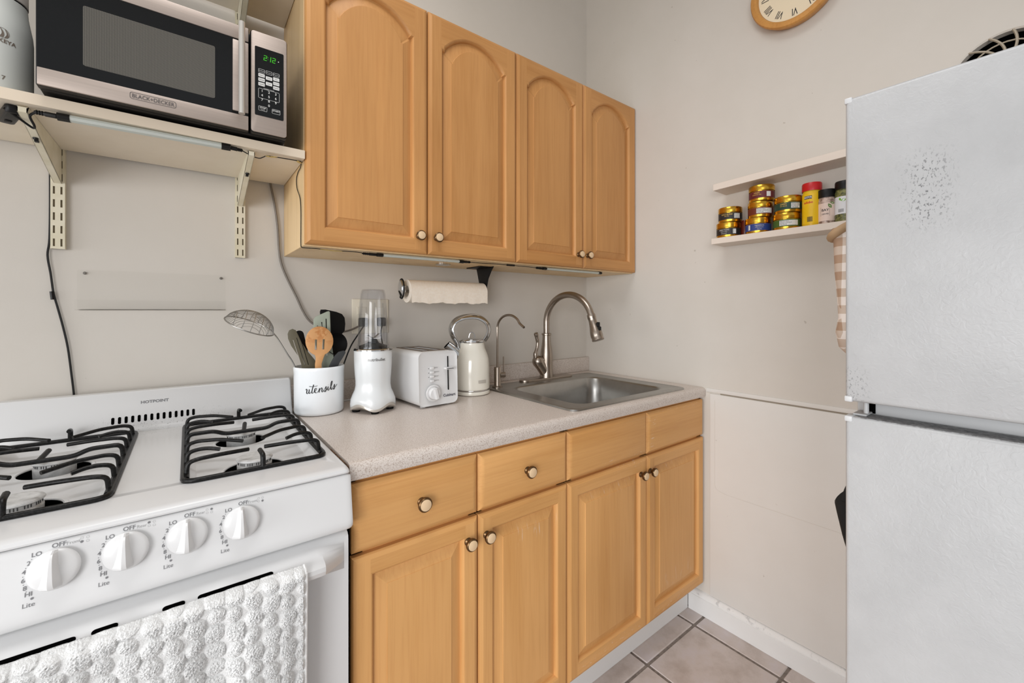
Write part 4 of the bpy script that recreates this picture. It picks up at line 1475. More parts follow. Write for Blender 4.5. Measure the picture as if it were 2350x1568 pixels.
t = thing('microwave_shelf', 'cream laminate wall shelf carrying the microwave and the water bottle', 'shelf', (-1.85, -.155, 1.62))
b = nb(); box(b, -2.30, -1.4088, -.3100, -.0160, 1.6190, 1.6400, .001, 1)
mesh_obj('board', b, 'cream_paint', t)
b = nb(); box(b, -2.30, -1.4088, -.3112, -.3098, 1.6186, 1.6402, .0004, 1)
mesh_obj('edge_strip', b, 'shelf_edge', t)
t = thing('upper_shelf', 'cream laminate wall shelf above the microwave, only its underside in view', 'shelf', (-1.85, -.155, 2.115))
b = nb(); box(b, -2.30, -1.4088, -.3100, -.0160, 2.1140, 2.1350, .001, 1)
mesh_obj('board', b, 'cream_paint', t)

# switch box and dangling cord under the shelf
t = thing('inline_switch', 'small black inline switch box under the left end of the microwave shelf', 'switch', (-1.93, -.255, 1.60))
b = nb()
q = rrect(-.013, .013, -.045, .045, .008, 4)
aa = 0.35
mp = lambda p, z: Vector((-1.9305 + p[0] * math.cos(aa) - p[1] * math.sin(aa), -.245 + p[0] * math.sin(aa) + p[1] * math.cos(aa), z))
prism(b, q, lambda p: mp(p, 1.6185), lambda p: mp((p[0] * .9, p[1] * .95), 1.603), 0, .003)
mesh_obj('case', b, 'black', t)
b = nb(); prism(b, rrect(-.005, .005, .012, .024, .002, 3), lambda p: mp(p, 1.6035), lambda p: mp(p, 1.6015), 0, .0006)
mesh_obj('button', b, 'black_soft', t)
b = nb(); connector(b, (-1.858, -.2958, 1.6095), (-1.889, -.292, 1.611), .0050)
tube(b, spline([(-1.887, -.292, 1.611), (-1.896, -.285, 1.603), (-1.893, -.270, 1.590), (-1.897, -.262, 1.588), (-1.912, -.272, 1.598), (-1.930, -.285, 1.610)], 5), .0022, 6)
tube(b, spline([(-1.918, -.200, 1.610), (-1.9185, -.10, 1.612), (-1.9190, -.03, 1.610), (-1.9190, -.006, 1.59), (-1.9185, -.005, 1.50), (-1.9195, -.005, 1.40), (-1.9225, -.007, 1.358), (-1.9175, -.007, 1.315), (-1.9140, -.007, 1.279), (-1.9120, -.007, 1.262), (-1.9060, -.006, 1.232), (-1.8960, -.006, 1.180), (-1.8880, -.006, 1.129), (-1.8815, -.006, 1.06), (-1.8775, -.006, 1.012), (-1.875, -.006, .96)], 5), .0022, 6)
tube(b, spline([(-1.9155, -.007, 1.270), (-1.9135, -.007, 1.250)], 2), .0042, 6)
tag(mesh_obj('dangling_cord', b, 'black', None), 'thin black cord hanging down the wall behind the stove', 'cord')

# ------------------------------------------------------------------ microwave
t = thing('microwave', 'black and stainless countertop microwave on the wall shelf', 'microwave', (-1.667, -.18, 1.64))
x0, x1, zb, zt = -1.8775, -1.4555, 1.6475, 1.8900
yf = -.345
b = nb(); box(b, x0 + .001, x1 - .001, yf + .022, -.020, zb - .0010, zt - .001, .003, 2)
mesh_obj('case', b, 'black', t)
b = nb()
for xx in (x0 + .03, x1 - .03):
    for yy in (-.28, -.06):
        b = nb(); lathe(b, [(0, 1.6402), (.009, 1.6402), (.011, 1.6470), (0, 1.6470)], (xx, yy, 0), 14)
        mesh_obj('foot', b, 'silver', t)
b = nb(); box(b, x0, -1.5370, yf + .002, yf + .024, zb, zt, .002, 2)
dr_ = mesh_obj('door', b, 'black', t)
b = nb(); box(b, x0 + .002, -1.5378, yf - .001, yf + .004, zb + .0005, 1.6805, .0012, 2)
mesh_obj('lower_steel_band', b, 'steel_mw', dr_)
b = nb(); box(b, x0 + .002, -1.5378, yf - .001, yf + .004, 1.8560, zt - .002, .0012, 2)
mesh_obj('upper_steel_band', b, 'steel_mw', dr_)
b = nb(); box(b, -1.5690, -1.5378, yf - .001, yf + .004, 1.6875, 1.8525, .0012, 2)
mesh_obj('side_steel_band', b, 'steel_mw', dr_)
b = nb(); box(b, x0 + .002, -1.5695, yf + .0002, yf + .004, 1.6810, 1.8555)
mesh_obj('glass', b, 'black_gloss', dr_)
b = nb()
R_ = rrect(-1.8145, -1.6020, 1.7035, 1.8215, .004, 3)
poly2(b, R_, lambda a, h: Vector((a, yf - .0002, h)))
mesh_obj('screen', b, 'screen', dr_)
b = nb(); box(b, -1.5340, x1, yf, yf + .024, zb, zt, .0055, 3)
cp = mesh_obj('control_panel', b, 'black', t)
b = nb(); prism(b, rrect(-1.5325, x1 - .002, zb + .0018, zt - .0018, .006, 4), lambda p: Vector((p[0], yf + .004, p[1])), lambda p: Vector((p[0], yf - .0016, p[1])), 0, .0008)
mesh_obj('steel_face', b, 'steel_mw', cp)
b = nb(); prism(b, rrect(-1.5250, -1.4642, 1.6890, 1.8525, .0025, 3), lambda p: Vector((p[0], yf, p[1])), lambda p: Vector((p[0], yf - .0022, p[1])))
mesh_obj('display', b, 'black_gloss', cp)
pf_ = lambda a, h: Vector((a, yf - .0027, h))
b = nb()
# seven-segment 2:12
def seg7(b_, x, z, w, h, segs, sl=.10):
    th_ = h * .13
    pos = {'a': [(0, h - th_), (w, h - th_), (w, h), (0, h)], 'g': [(0, h / 2 - th_ / 2), (w, h / 2 - th_ / 2), (w, h / 2 + th_ / 2), (0, h / 2 + th_ / 2)], 'd': [(0, 0), (w, 0), (w, th_), (0, th_)],
           'b': [(w - th_, h / 2), (w, h / 2), (w, h), (w - th_, h)], 'c': [(w - th_, 0), (w, 0), (w, h / 2), (w - th_, h / 2)], 'e': [(0, 0), (th_, 0), (th_, h / 2), (0, h / 2)], 'f': [(0, h / 2), (th_, h / 2), (th_, h), (0, h)]}
    for s_ in segs:
        poly2(b_, [(x + p[0] + p[1] * sl, z + p[1]) for p in pos[s_]], pf_)
hh = .0125
seg7(b, -1.5075, 1.8235, .0070, hh, 'abged')
poly2(b, disc_pts(-1.4978, 1.8275, .0007, 8), pf_); poly2(b, disc_pts(-1.4974, 1.8325, .0007, 8), pf_)
seg7(b, -1.4990, 1.8235, .0070, hh, 'bc')
seg7(b, -1.4895, 1.8235, .0070, hh, 'abged')
mesh_obj('clock_digits', b, 'led_green', cp)
b = nb()
bk = nb(); poly2(bk, disc_pts(-1.4755, 1.8300, .0012, 10), pf_)
mesh_obj('indicator_dot', bk, 'print_white', cp, recalc=False)
cols = [-1.5112, -1.4957, -1.4803]
def rr_frame(b_, xc, zc, w, h, th_=.0006, r=.0012):
    ring2(b_, rrect(xc - w, xc + w, zc - h, zc + h, r, 3), rrect(xc - w + th_, xc + w - th_, zc - h + th_, zc + h - th_, r * .6, 3), pf_)
for c_, wd in zip(cols, ('Defrost', 'Power', 'Memory')):
    bk = nb(); rr_frame(bk, c_, 1.7963, .0066, .0042)
    mesh_obj('key_outline', bk, 'print_white', cp, recalc=False)
    text(b, wd, lambda a, h: pf_(a, h), .0034, 'CENTER', 0, 1, 0, c_, 1.7963)
for c_, z_, in ((cols[0], 1.7857), (cols[0], 1.7750), (cols[0], 1.7643), (cols[1], 1.7830), (cols[1], 1.7697), (cols[2], 1.7857), (cols[2], 1.7750), (cols[2], 1.7643)):
    bk = nb()
    poly2(bk, rrect(c_ - .0067, c_ + .0067, z_ - .0041, z_ + .0041, .0012, 3), pf_)
    mesh_obj('key', bk, 'print_white', cp, recalc=False)
bk = nb(); rr_frame(bk, -1.4957, 1.7425, .0222, .0118, .0006, .0022)
mesh_obj('key_outline', bk, 'print_white', cp, recalc=False)
text(b, 'EXPRESS COOK', pf_, .0032, 'CENTER', 0, 1, 0, -1.4957, 1.7556)
for i, dgt in enumerate('123456789'):
    text(b, dgt, pf_, .0080, 'CENTER', .0001, 1, 0, cols[i % 3] + (.0010 if i % 3 == 0 else (-.0010 if i % 3 == 2 else 0)), 1.7488 - .0106 * (i // 3))
text(b, '0', pf_, .0080, 'CENTER', .0001, 1, 0, cols[1], 1.7170)
bk = nb(); rr_frame(bk, -1.5086, 1.7065, .0090, .0054, .0006, .0014)
mesh_obj('key_outline', bk, 'print_white', cp, recalc=False)
text(b, 'STOP', pf_, .0052, 'CENTER', .0001, 1, 0, -1.5086, 1.7080)
text(b, 'CANCEL', pf_, .0024, 'CENTER', 0, 1, 0, -1.5086, 1.7040)
bk = nb(); rr_frame(bk, -1.4805, 1.7065, .0088, .0054, .0006, .0014)
mesh_obj('key_outline', bk, 'print_white', cp, recalc=False)
text(b, 'START', pf_, .0052, 'CENTER', .0001, 1, 0, -1.4805, 1.7080)
mesh_obj('lettering', b, 'print_white', cp, recalc=False)
b = nb()
pf2 = lambda a, h: Vector((a, yf - .0030, h))
for c_, z_, wd in ((cols[0], 1.7857, 'Popcorn'), (cols[0], 1.7750, 'Beverage'), (cols[0], 1.7643, 'Vegetable'), (cols[1], 1.7830, 'Potato'), (cols[1], 1.7697, 'Timer'), (cols[2], 1.7857, 'Pizza'), (cols[2], 1.7750, 'Dinner Plate'), (cols[2], 1.7643, 'Vegetable')):
    text(b, wd, pf2, .0028 if len(wd) < 10 else .0022, 'CENTER', 0, 1, 0, c_, z_)
mesh_obj('lettering', b, 'print_dark', cp, recalc=False)
b = nb()
pf3 = lambda a, h: Vector((a, yf - .0016, h))
text(b, 'BLACK+DECKER', pf3, .0108, 'CENTER', .00015, .86, 0, -1.7085, 1.6665)
ring2(b, rrect(-1.7460, -1.6710, 1.6598, 1.6740, .0042, 4), rrect(-1.7451, -1.6719, 1.6607, 1.6731, .0035, 4), pf3)
mesh_obj('logo_plate', b, plain('logo_grey', S(92, 86, 84), .5), dr_, recalc=False)
b = nb(); tube(b, [(-1.5530, yf - .024, 1.6740), (-1.5530, yf - .024, 1.8840)], .0072, 16, flat=(1, .9))
mesh_obj('handle', b, 'silver', dr_)
b = nb()
for zz in (1.70, 1.86):
    tube(b, [(-1.5530, yf + .002, zz), (-1.5530, yf - .022, zz)], .004, 10)
mesh_obj('handle_post', b, 'silver', dr_)

# ------------------------------------------------------------------ big white bottle
QX, QY = -1.962, -.215
t = thing('water_bottle', 'large matte white insulated water bottle beside the microwave', 'bottle', (QX, QY, 1.64))
b = nb(); lathe(b, [(0, 1.6405), (.052, 1.6405), (.056, 1.645), (.0570, 1.655), (.0570, 1.770), (.0558, 1.786), (.0525, 1.806), (.0497, 1.824), (.0488, 1.8390), (0, 1.8390)], (QX, QY, 0), 44)
mesh_obj('flask', b, plain('matte_white_powder', S(212, 214, 208), .5), t)
b = nb(); lathe(b, [(.0482, 1.8390), (.0490, 1.8394), (.0490, 1.8414), (.0482, 1.8420)], (QX, QY, 0), 40)
mesh_obj('seal_ring', b, 'black', t)
b = nb(); lathe(b, [(.0480, 1.8420), (.0497, 1.8435), (.0497, 1.900), (.047, 1.910), (0, 1.912)], (QX, QY, 0), 44)
mesh_obj('lid', b, plain('bottle_lid_plastic', S(214, 206, 198), .45), t)
angq = math.atan2(-1.5138 - QY, -1.6514 - QX)
b = nb()
fq = lambda a, h: Vector((QX + .0574 * math.cos(angq + a / .0572), QY + .0574 * math.sin(angq + a / .0572), h))
text(b, 'KEYA', fq, .0098, 'LEFT', .0003, 1.0, 0, .0088, 1.7452)
text(b, '\u00ae', fq, .0045, 'LEFT', 0, 1, 0, .0280, 1.7470)
text(b, '17', fq, .0110, 'RIGHT', .0002, 1, 0, .0180, 1.6740)
M['taupe'] = plain('taupe_print', S(120, 108, 96), .6)
mesh_obj('lettering', b, 'taupe', t, recalc=False)
b = nb()
ring2(b, disc_pts(.0137, 1.7605, .0098, 28), disc_pts(.0137, 1.7605, .0091, 28), fq)
for sx_, w_ in ((-.0030, .0026), (.0030, .0020)):
    L_ = [(sx_ + .0137 + .0040 * math.sin(q_ * 2.6 + .4), 1.7525 + .0165 * q_) for q_ in [i / 10 for i in range(11)]]
    for i in range(10):
        a, c_ = L_[i], L_[i + 1]
        wa, wc = w_ * (1 - .8 * i / 10), w_ * (1 - .8 * (i + 1) / 10)
        poly2(b, [(a[0] - wa, a[1]), (a[0] + wa, a[1]), (c_[0] + wc, c_[1]), (c_[0] - wc, c_[1])], fq)
mesh_obj('logo', b, 'taupe', t, recalc=False)

# ------------------------------------------------------------------ acrylic ledge on the wall
t = thing('acrylic_shelf', 'clear acrylic ledge screwed to the wall above the stove', 'shelf', (-1.72, -.02, 1.222))
b = nb()
prism(b, rrect(-1.8720, -1.5625, 1.2235, 1.3265, .004, 3), lambda p: Vector((p[0], -.0010, p[1])), lambda p: Vector((p[0], -.0038, p[1])))
mesh_obj('back_plate', b, 'acrylic', t)
b = nb(); box(b, -1.8720, -1.5625, -.0340, -.0040, 1.2235, 1.2262, .0005, 1)
mesh_obj('ledge', b, 'acrylic', t)
b = nb(); box(b, -1.8720, -1.5625, -.0366, -.0341, 1.2235, 1.2500, .0005, 1)
mesh_obj('front_lip', b, 'acrylic', t)
b = nb()
for xx in (-1.8585, -1.5735):
    lathe(b, [(0, .0062), (.0022, .0060), (.0034, .0046), (.0036, .0038)], (xx, 0, 1.3180), 12, 'y')
mesh_obj('screw', b, plain('zinc_screw', S(120, 116, 110), .5, .6), t)

# ------------------------------------------------------------------ stove
SX0, SX1 = -2.013, -1.3975
SM = (SX0 + SX1) / 2
t = thing('gas_stove', 'white four-burner gas stove beside the base cabinets', 'stove', (SM, -.34, 0))
stove = t
b = nb()
box(b, SX0 + .004, SX0 + .024, -.640, -.035, .02, .890)
box(b, SX1 - .024, SX1 - .004, -.640, -.035, .02, .890)
box(b, SX0 + .024, SX1 - .024, -.060, -.035, .02, .890)
box(b, SX0 + .024, SX1 - .024, -.630, -.060, .02, .06)
mesh_obj('body', b, 'enamel', t)
ZK = .9160
b = nb()
pr = [(-.640, .888), (-.640, .9025), (-.6560, .9025), (-.6592, .9035), (-.6605, .9065), (-.6592, .9112), (-.6545, .9146), (-.6470, .9160), (-.062, .9160), (-.060, .9140), (-.060, .888)]
secs = []
for x_, dz in ((SX0, .0085), (SX0 + .0008, .0055), (SX0 + .003, .0025), (SX0 + .0065, .0006), (SX0 + .011, 0), (SX1 - .011, 0), (SX1 - .0065, .0006), (SX1 - .003, .0025), (SX1 - .0008, .0055), (SX1, .0085)):
    secs.append([(x_, y + (dz * .6 if y < -.645 else 0), z - (dz * (z - .9025) / .0135 if z > .9025 else 0)) for y, z in pr])
loft(b, secs)
cook = mesh_obj('cooktop', b, ['enamel_dirty'], t, 40)
WELL = [(-1.6575, -1.4215), (SX0 + SX1 + 1.4215, SX0 + SX1 + 1.6575)]
BURN = [(-1.5415, -.497), (-1.5455, -.268), (SX0 + SX1 + 1.5415, -.497), (SX0 + SX1 + 1.5455, -.268)]
WZ = .8985
cut = nb()
for xa, xb in WELL:
    b2 = nb()
    loft(b2, [[(p[0], p[1], WZ) for p in rrect(xa + .020, xb - .020, -.570 + .018, -.102 - .016, .028, 5)],
              [(p[0], p[1], ZK + .004) for p in rrect(xa - .003, xb + .003, -.575, -.099, .030, 5)]])
    join(cut, b2)
boolean(cook, cut)
cut = nb()
for xx, yy in BURN:
    b2 = nb(); lathe(b2, [(0, .880), (.0525, .880), (.0525, .930), (0, .930)], (xx, yy, 0), 36)
    join(cut, b2)
boolean(cook, cut)
for xx, yy in BURN:
    b = nb(); lathe(b, [(0.0, .862), (.0522, .862), (.0522, .8972)], (xx, yy, 0), 36)  # black liner added so the burner holes look dark inside
    mesh_obj('hole_shade_liner', b, 'void', t)
    b = nb(); lathe(b, [(.0525, .8980), (.0535, .8998), (.0580, .8996), (.0600, .8980)], (xx, yy, 0), 40)
    mesh_obj('hole_rim', b, 'enamel', t)
for xx, yy in BURN:
    b = nb(); lathe(b, [(0, .863), (.0300, .863), (.0312, .9080), (.0300, .9098), (.0290, .9106), (.0290, .9170), (0, .9170)], (xx, yy, 0), 36)
    bu = mesh_obj('burner', b, 'burner', t)
    b = nb()
    for i in range(48):
        if i % 4 == 3:
            continue
        a = 2 * PI * i / 48
        c_ = Vector((xx + .0292 * math.cos(a), yy + .0292 * math.sin(a), 0)); n_ = Vector((-math.sin(a), math.cos(a), 0)) * .0006
        h0, h1 = .9112, .9164
        o_ = Vector((math.cos(a), math.sin(a), 0)) * .0004
        loft(b, [[c_ - n_ - o_ + Vector((0, 0, h0)), c_ + n_ - o_ + Vector((0, 0, h0)), c_ + n_ - o_ + Vector((0, 0, h1)), c_ - n_ - o_ + Vector((0, 0, h1))],
                 [c_ - n_ + o_ + Vector((0, 0, h0)), c_ + n_ + o_ + Vector((0, 0, h0)), c_ + n_ + o_ + Vector((0, 0, h1)), c_ - n_ + o_ + Vector((0, 0, h1))]])
    tag(mesh_obj('flame_port', b, 'slot_grey', bu), kind='stuff')
    b = nb(); lathe(b, [(0, .9170), (.0318, .9170), (.0330, .9185), (.0320, .9208), (.0285, .9228), (.024, .9224), (.016, .9212), (0, .9208)], (xx, yy, 0), 40)
    mesh_obj('burner_cap', b, 'burner', bu)
# backguard
b = nb()
pr = [(-.034, .900), (-.034, 1.0135), (-.040, 1.0165), (-.052, 1.0165), (-.0575, 1.0145), (-.060, 1.010), (-.0800, .935), (-.0840, .925), (-.0920, .9165), (-.0920, .905)]
secs = []
for x_, ins in ((SX0 + .002, .004), (SX0 + .006, 0), (SX1 - .006, 0), (SX1 - .0015, .003), (SX1 - .0, .008)):
    secs.append([(x_, y + (ins if y < -.036 else 0), z - (ins if z > .95 else 0)) for y, z in pr])
loft(b, secs)
bgd = mesh_obj('backguard', b, 'enamel_dirty', t, 40)
up_ = (Vector((0, -.060, 1.010)) - Vector((0, -.080, .935))).normalized()
nrm = Vector((0, -up_.z, up_.y))
bf = lambda a, s, o=0.0: Vector((a, -.080, .935)) + up_ * s + nrm * o
slots_x = [-1.7991 + (.1602 / 13) * i for i in range(14)]
for xx in slots_x:
    b = nb()
    prism(b, rrect(xx - .0029, xx + .0029, .0045, .0215, .0028, 4), lambda p: bf(p[0], p[1], -.0015), lambda p: bf(p[0], p[1], .0006))
    mesh_obj('vent_slot', b, 'void', bgd)
b = nb()
text(b, 'HOTPOINT', lambda a, s: bf(a, s, .0006), .0098, 'CENTER', .0003, 1.12, 0, -1.7195, .0525)
mesh_obj('lettering', b, 'print', bgd, recalc=False)
# control panel: sloping face with a rolled lower lip
PT, PB = Vector((0, -.6580, .9015)), Vector((0, -.6755, .8050))
pup = (PT - PB).normalized()
pno = Vector((0, -pup.z, pup.y))
if pno.y > 0: pno = -pno
b = nb()
pr = [(-.630, .8990), (-.6540, .9012), (-.6572, .9006)] + [tuple((PT + (PB - PT) * s)[1:]) for s in (.025, .12, .4, .7, .86)] + [(-.6745, .8100), (-.6735, .8030), (-.6690, .7985), (-.6600, .7965), (-.630, .7965)]
secs = []
for x_, sc_ in ((SX0 - .001, .955), (SX0 + .001, .985), (SX0 + .006, 1), (SX1 - .010, 1.0), (SX1 - .004, .992), (SX1 - .0005, .972), (SX1 + .0015, .945)):
    secs.append([(x_, -.63 + (y + .63) * sc_, .848 + (z - .848) * (1 if sc_ >= 1 else .9 + .1 * (sc_ - .9) * 10)) for y, z in pr])
loft(b, secs)
cpn = mesh_obj('control_panel', b, 'enamel', t, 45)
pn = lambda a, s, o=0.0: Vector((a, 0, 0)) + PT + pup * s + pno * o
KN = [(-1.797, 'Front', 2, .0358), (-1.7240, 'Rear', 0, .0358), (-1.6518, 'Rear', 1, .0370), (-1.5790, 'Front', 3, .0380)]
for kx, wd, act, ks in KN:
    zc = -ks
    b = nb()
    # skirt and ridged grip
    mt = Matrix.Translation(pn(kx, zc, 0)) @ Matrix(((1, 0, 0), (0, pup.y, pno.y), (0, pup.z, pno.z))).to_4x4()
    lathe(b, [(0, 0), (.0235, 0), (.0262, .0035), (.0266, .0060), (.0255, .0080), (.0215, .0105), (.010, .0125), (0, .0128)], mtx=mt, seg=40)
    kb = mesh_obj('knob', b, 'white_plastic', t, 50)
    b = nb()
    rows = []
    for s_ in [-1 + 2 * i / 16 for i in range(17)]:
        l = s_ * .0255
        lim = .0262 * math.sqrt(max(.012, 1 - (s_ * .975) ** 2))
        wb = min(lim, .0050 + .0125 * (1 - s_) / 2)
        hh_ = .0075 + .0185 * max(.0, 1 - abs(s_) ** 4) ** .5 * (1.0 + .06 * s_)
        wt = .0010 + .0020 * (1 - s_) / 2
        xo = -.0008
        rows.append([pn(kx - wb, zc + l, .0070), pn(kx + xo - wt, zc + l, max(hh_ - .0006, .0074)), pn(kx + xo + wt, zc + l, max(hh_ - .0006, .0074)), pn(kx + wb * .75, zc + l, .0070)])
    loft(b, rows)
    mesh_obj('grip', b, 'white_plastic', kb, 24)
    b = nb()
    pf_k = lambda a, s: pn(a, s, .0006)
    text(b, 'OFF', pf_k, .0082, 'CENTER', .0001, 1, 0, kx + .003, zc + .0295)
    for wd2, da, ds in (('LO', -.0180, .0235), ('2', -.0250, .0140), ('4', -.0290, .0040), ('6', -.0295, -.0065), ('8', -.0275, -.0165), ('HI', -.0240, -.0250)):
        text(b, wd2, pf_k, .0078, 'CENTER', .0001, 1, 0, kx + da, zc + ds)
    for da, ds in ((-.0225, .0185), (-.0275, .0090), (-.0298, -.0012), (-.0290, -.0115), (-.0262, -.0208)):
        poly2(b, disc_pts(kx + da, zc + ds, .00055, 8), pf_k)
    poly2(b, disc_pts(kx - .0205, zc - .0312, .0015, 14), pf_k)
    text(b, 'Lite', pf_k, .0080, 'CENTER', 0, 1, 0, kx - .0235, zc - .0385)
    for i, (da, ds) in enumerate(((.0255, .0315), (.0315, .0312), (.0255, .0266), (.0315, .0262))):
        if i == act:
            poly2(b, disc_pts(kx + da, zc + ds, .0017, 14), pf_k)
    mesh_obj('dial_lettering', b, 'print', cpn, recalc=False)
    b = nb()
    text(b, wd, pf_k, .0062, 'CENTER', 0, 1, 0, kx + .0170, zc + .0288)
    for i, (da, ds) in enumerate(((.0255, .0315), (.0315, .0312), (.0255, .0266), (.0315, .0262))):
        if i != act:
            ring2(b, disc_pts(kx + da, zc + ds, .0017), disc_pts(kx + da, zc + ds, .0014), pf_k)
    mesh_obj('dial_lettering', b, 'print_light', cpn, recalc=False)
# oven door with moulded handle
b = nb()
def door_sec(x_, k_):
    """k_=0 flush door edge, 1 full handle projection."""
    base = [(-.600, .7900), (-.6480, .7895), (-.6550, .7870), (-.6600, .7820)]
    full = [(-.6670, .7790), (-.6780, .7705), (-.6900, .7665), (-.7010, .7655), (-.7070, .7615), (-.7078, .7540), (-.7035, .7450), (-.6900, .7380), (-.6680, .7280), (-.6615, .7080)]
    flat = [(-.6610, .7750), (-.6612, .7680), (-.6613, .7610), (-.6614, .7550), (-.6614, .7480), (-.6614, .7420), (-.6614, .7360), (-.6615, .7300), (-.6615, .7210), (-.6615, .7080)]
    mid_ = [(f[0] * k_ + g[0] * (1 - k_), f[1] * k_ + g[1] * (1 - k_)) for f, g in zip(full, flat)]
    return [(x_, y, z) for y, z in base + mid_ + [(-.6615, .2000), (-.6580, .1900), (-.600, .1900)]]
XS = [(SX0 + .001, 0), (SX0 + .012, .0), (SX0 + .056, .96), (SX0 + .064, 1), (SX1 - .064, 1), (SX1 - .056, .96), (SX1 - .012, .0), (SX1 - .004, 0)]
loft(b, [door_sec(*q) for q in XS])
od = mesh_obj('oven_door', b, 'enamel', t, 30)
b = nb()
for xa, xb in ((-1.639, -1.534), (-1.682, -1.6545), (-1.759, -1.731), (-1.880, -1.774)):
    b2 = nb()
    q = rrect(xa, xb, -.0046, .0046, .0044, 4)
    d_ = (Vector((0, -.6900, .7665)) - Vector((0, -.6780, .7705))).normalized()
    n_ = Vector((0, d_.z, -d_.y)); n_ = n_ if n_.z > 0 else -n_
    c0 = Vector((0, -.6832, .7688))
    prism(b2, q, lambda p: c0 + Vector((p[0], 0, 0)) + d_ * p[1] - n_ * .003, lambda p: c0 + Vector((p[0], 0, 0)) + d_ * p[1] + n_ * .0006)  # dark inlay painted in for the shade of a slot, nothing is cut
    mesh_obj('handle_slot', b2, 'void', od)
b.free()
b = nb(); box(b, SX0 + .004, SX1 - .004, -.660, -.60, .03, .182, .006, 2)
mesh_obj('bottom_drawer', b, 'enamel', t)

# grates: frame rod, side fingers, cross rod, prongs
def grate(xa, xb, label):
    t_ = thing('burner_grate', label, 'grate', ((xa + xb) / 2, -.325, ZK), 'stove burner grates')
    xm = (xa + xb) / 2
    zr = ZK + .0042
    ya, yb_ = -.5720, -.1000
    b_ = nb()
    tube(b_, fillet([(xa, ya, zr), (xb, ya, zr), (xb, yb_, zr), (xa, yb_, zr)], .022, 5, True), .0045, 8, True)
    for s_, xx in ((1, xa), (-1, xb)):
        tube(b_, [(xx + s_ * .002, ya + .02, zr - .001), (xx + s_ * .002, yb_ - .02, zr - .001)], .0058, 8, flat=(1.2, .8))
    mesh_obj('frame', b_, 'iron', t_, 50)
    top = ZK + .0300
    spec = [(-.138, .100, -.180), (-.200, .055, -.210), (-.262, .098, -.246), (-.398, .100, -.438), (-.464, .058, -.474), (-.532, .104, -.510)]
    for s_, xx in ((1, xa), (-1, xb)):
        for (y0, ln, y1) in spec:
            b_ = nb()
            dip = -.004 if ln > .05 else 0
            p = [(xx + s_ * .004, y0, zr), (xx + s_ * .006, y0, top - .004), (xx + s_ * .022, y0, top), (xx + s_ * (.022 + (ln - .022) * .5), y0 + (y1 - y0) * .3, top), (xx + s_ * ln, y1, top + dip)]
            tube(b_, fillet(p, .012, 4), .0040, 8)
            mesh_obj('finger', b_, 'iron', t_, 50)
    b_ = nb()
    yc = -.328
    tube(b_, fillet([(xa + .004, yc, zr), (xa + .006, yc, top), (xa + .055, yc, top), (xa + .075, yc, top - .010), (xb - .075, yc, top - .010), (xb - .055, yc, top), (xb - .006, yc, top), (xb - .004, yc, zr)], .012, 4), .0046, 8)
    mesh_obj('cross_rod', b_, 'iron', t_, 50)
    for p in ([(xm + .004, ya, zr), (xm + .004, ya + .002, top - .002), (xm + .002, ya + .030, top)], [(xm + .002, yb_, zr), (xm + .002, yb_ - .001, top - .002), (xm + .004, yb_ - .028, top)],
              [(xm - .006, yc, top - .010), (xm + .000, yc + .045, top - .002)], ):
        b_ = nb(); tube(b_, fillet(p, .008, 3), .0046, 8)
        mesh_obj('prong', b_, 'iron', t_, 50)
grate(WELL[0][0], WELL[0][1], 'black wire burner grate on the stove side nearer the countertop')
grate(WELL[1][0], WELL[1][1], 'black wire burner grate on the stove side away from the countertop')

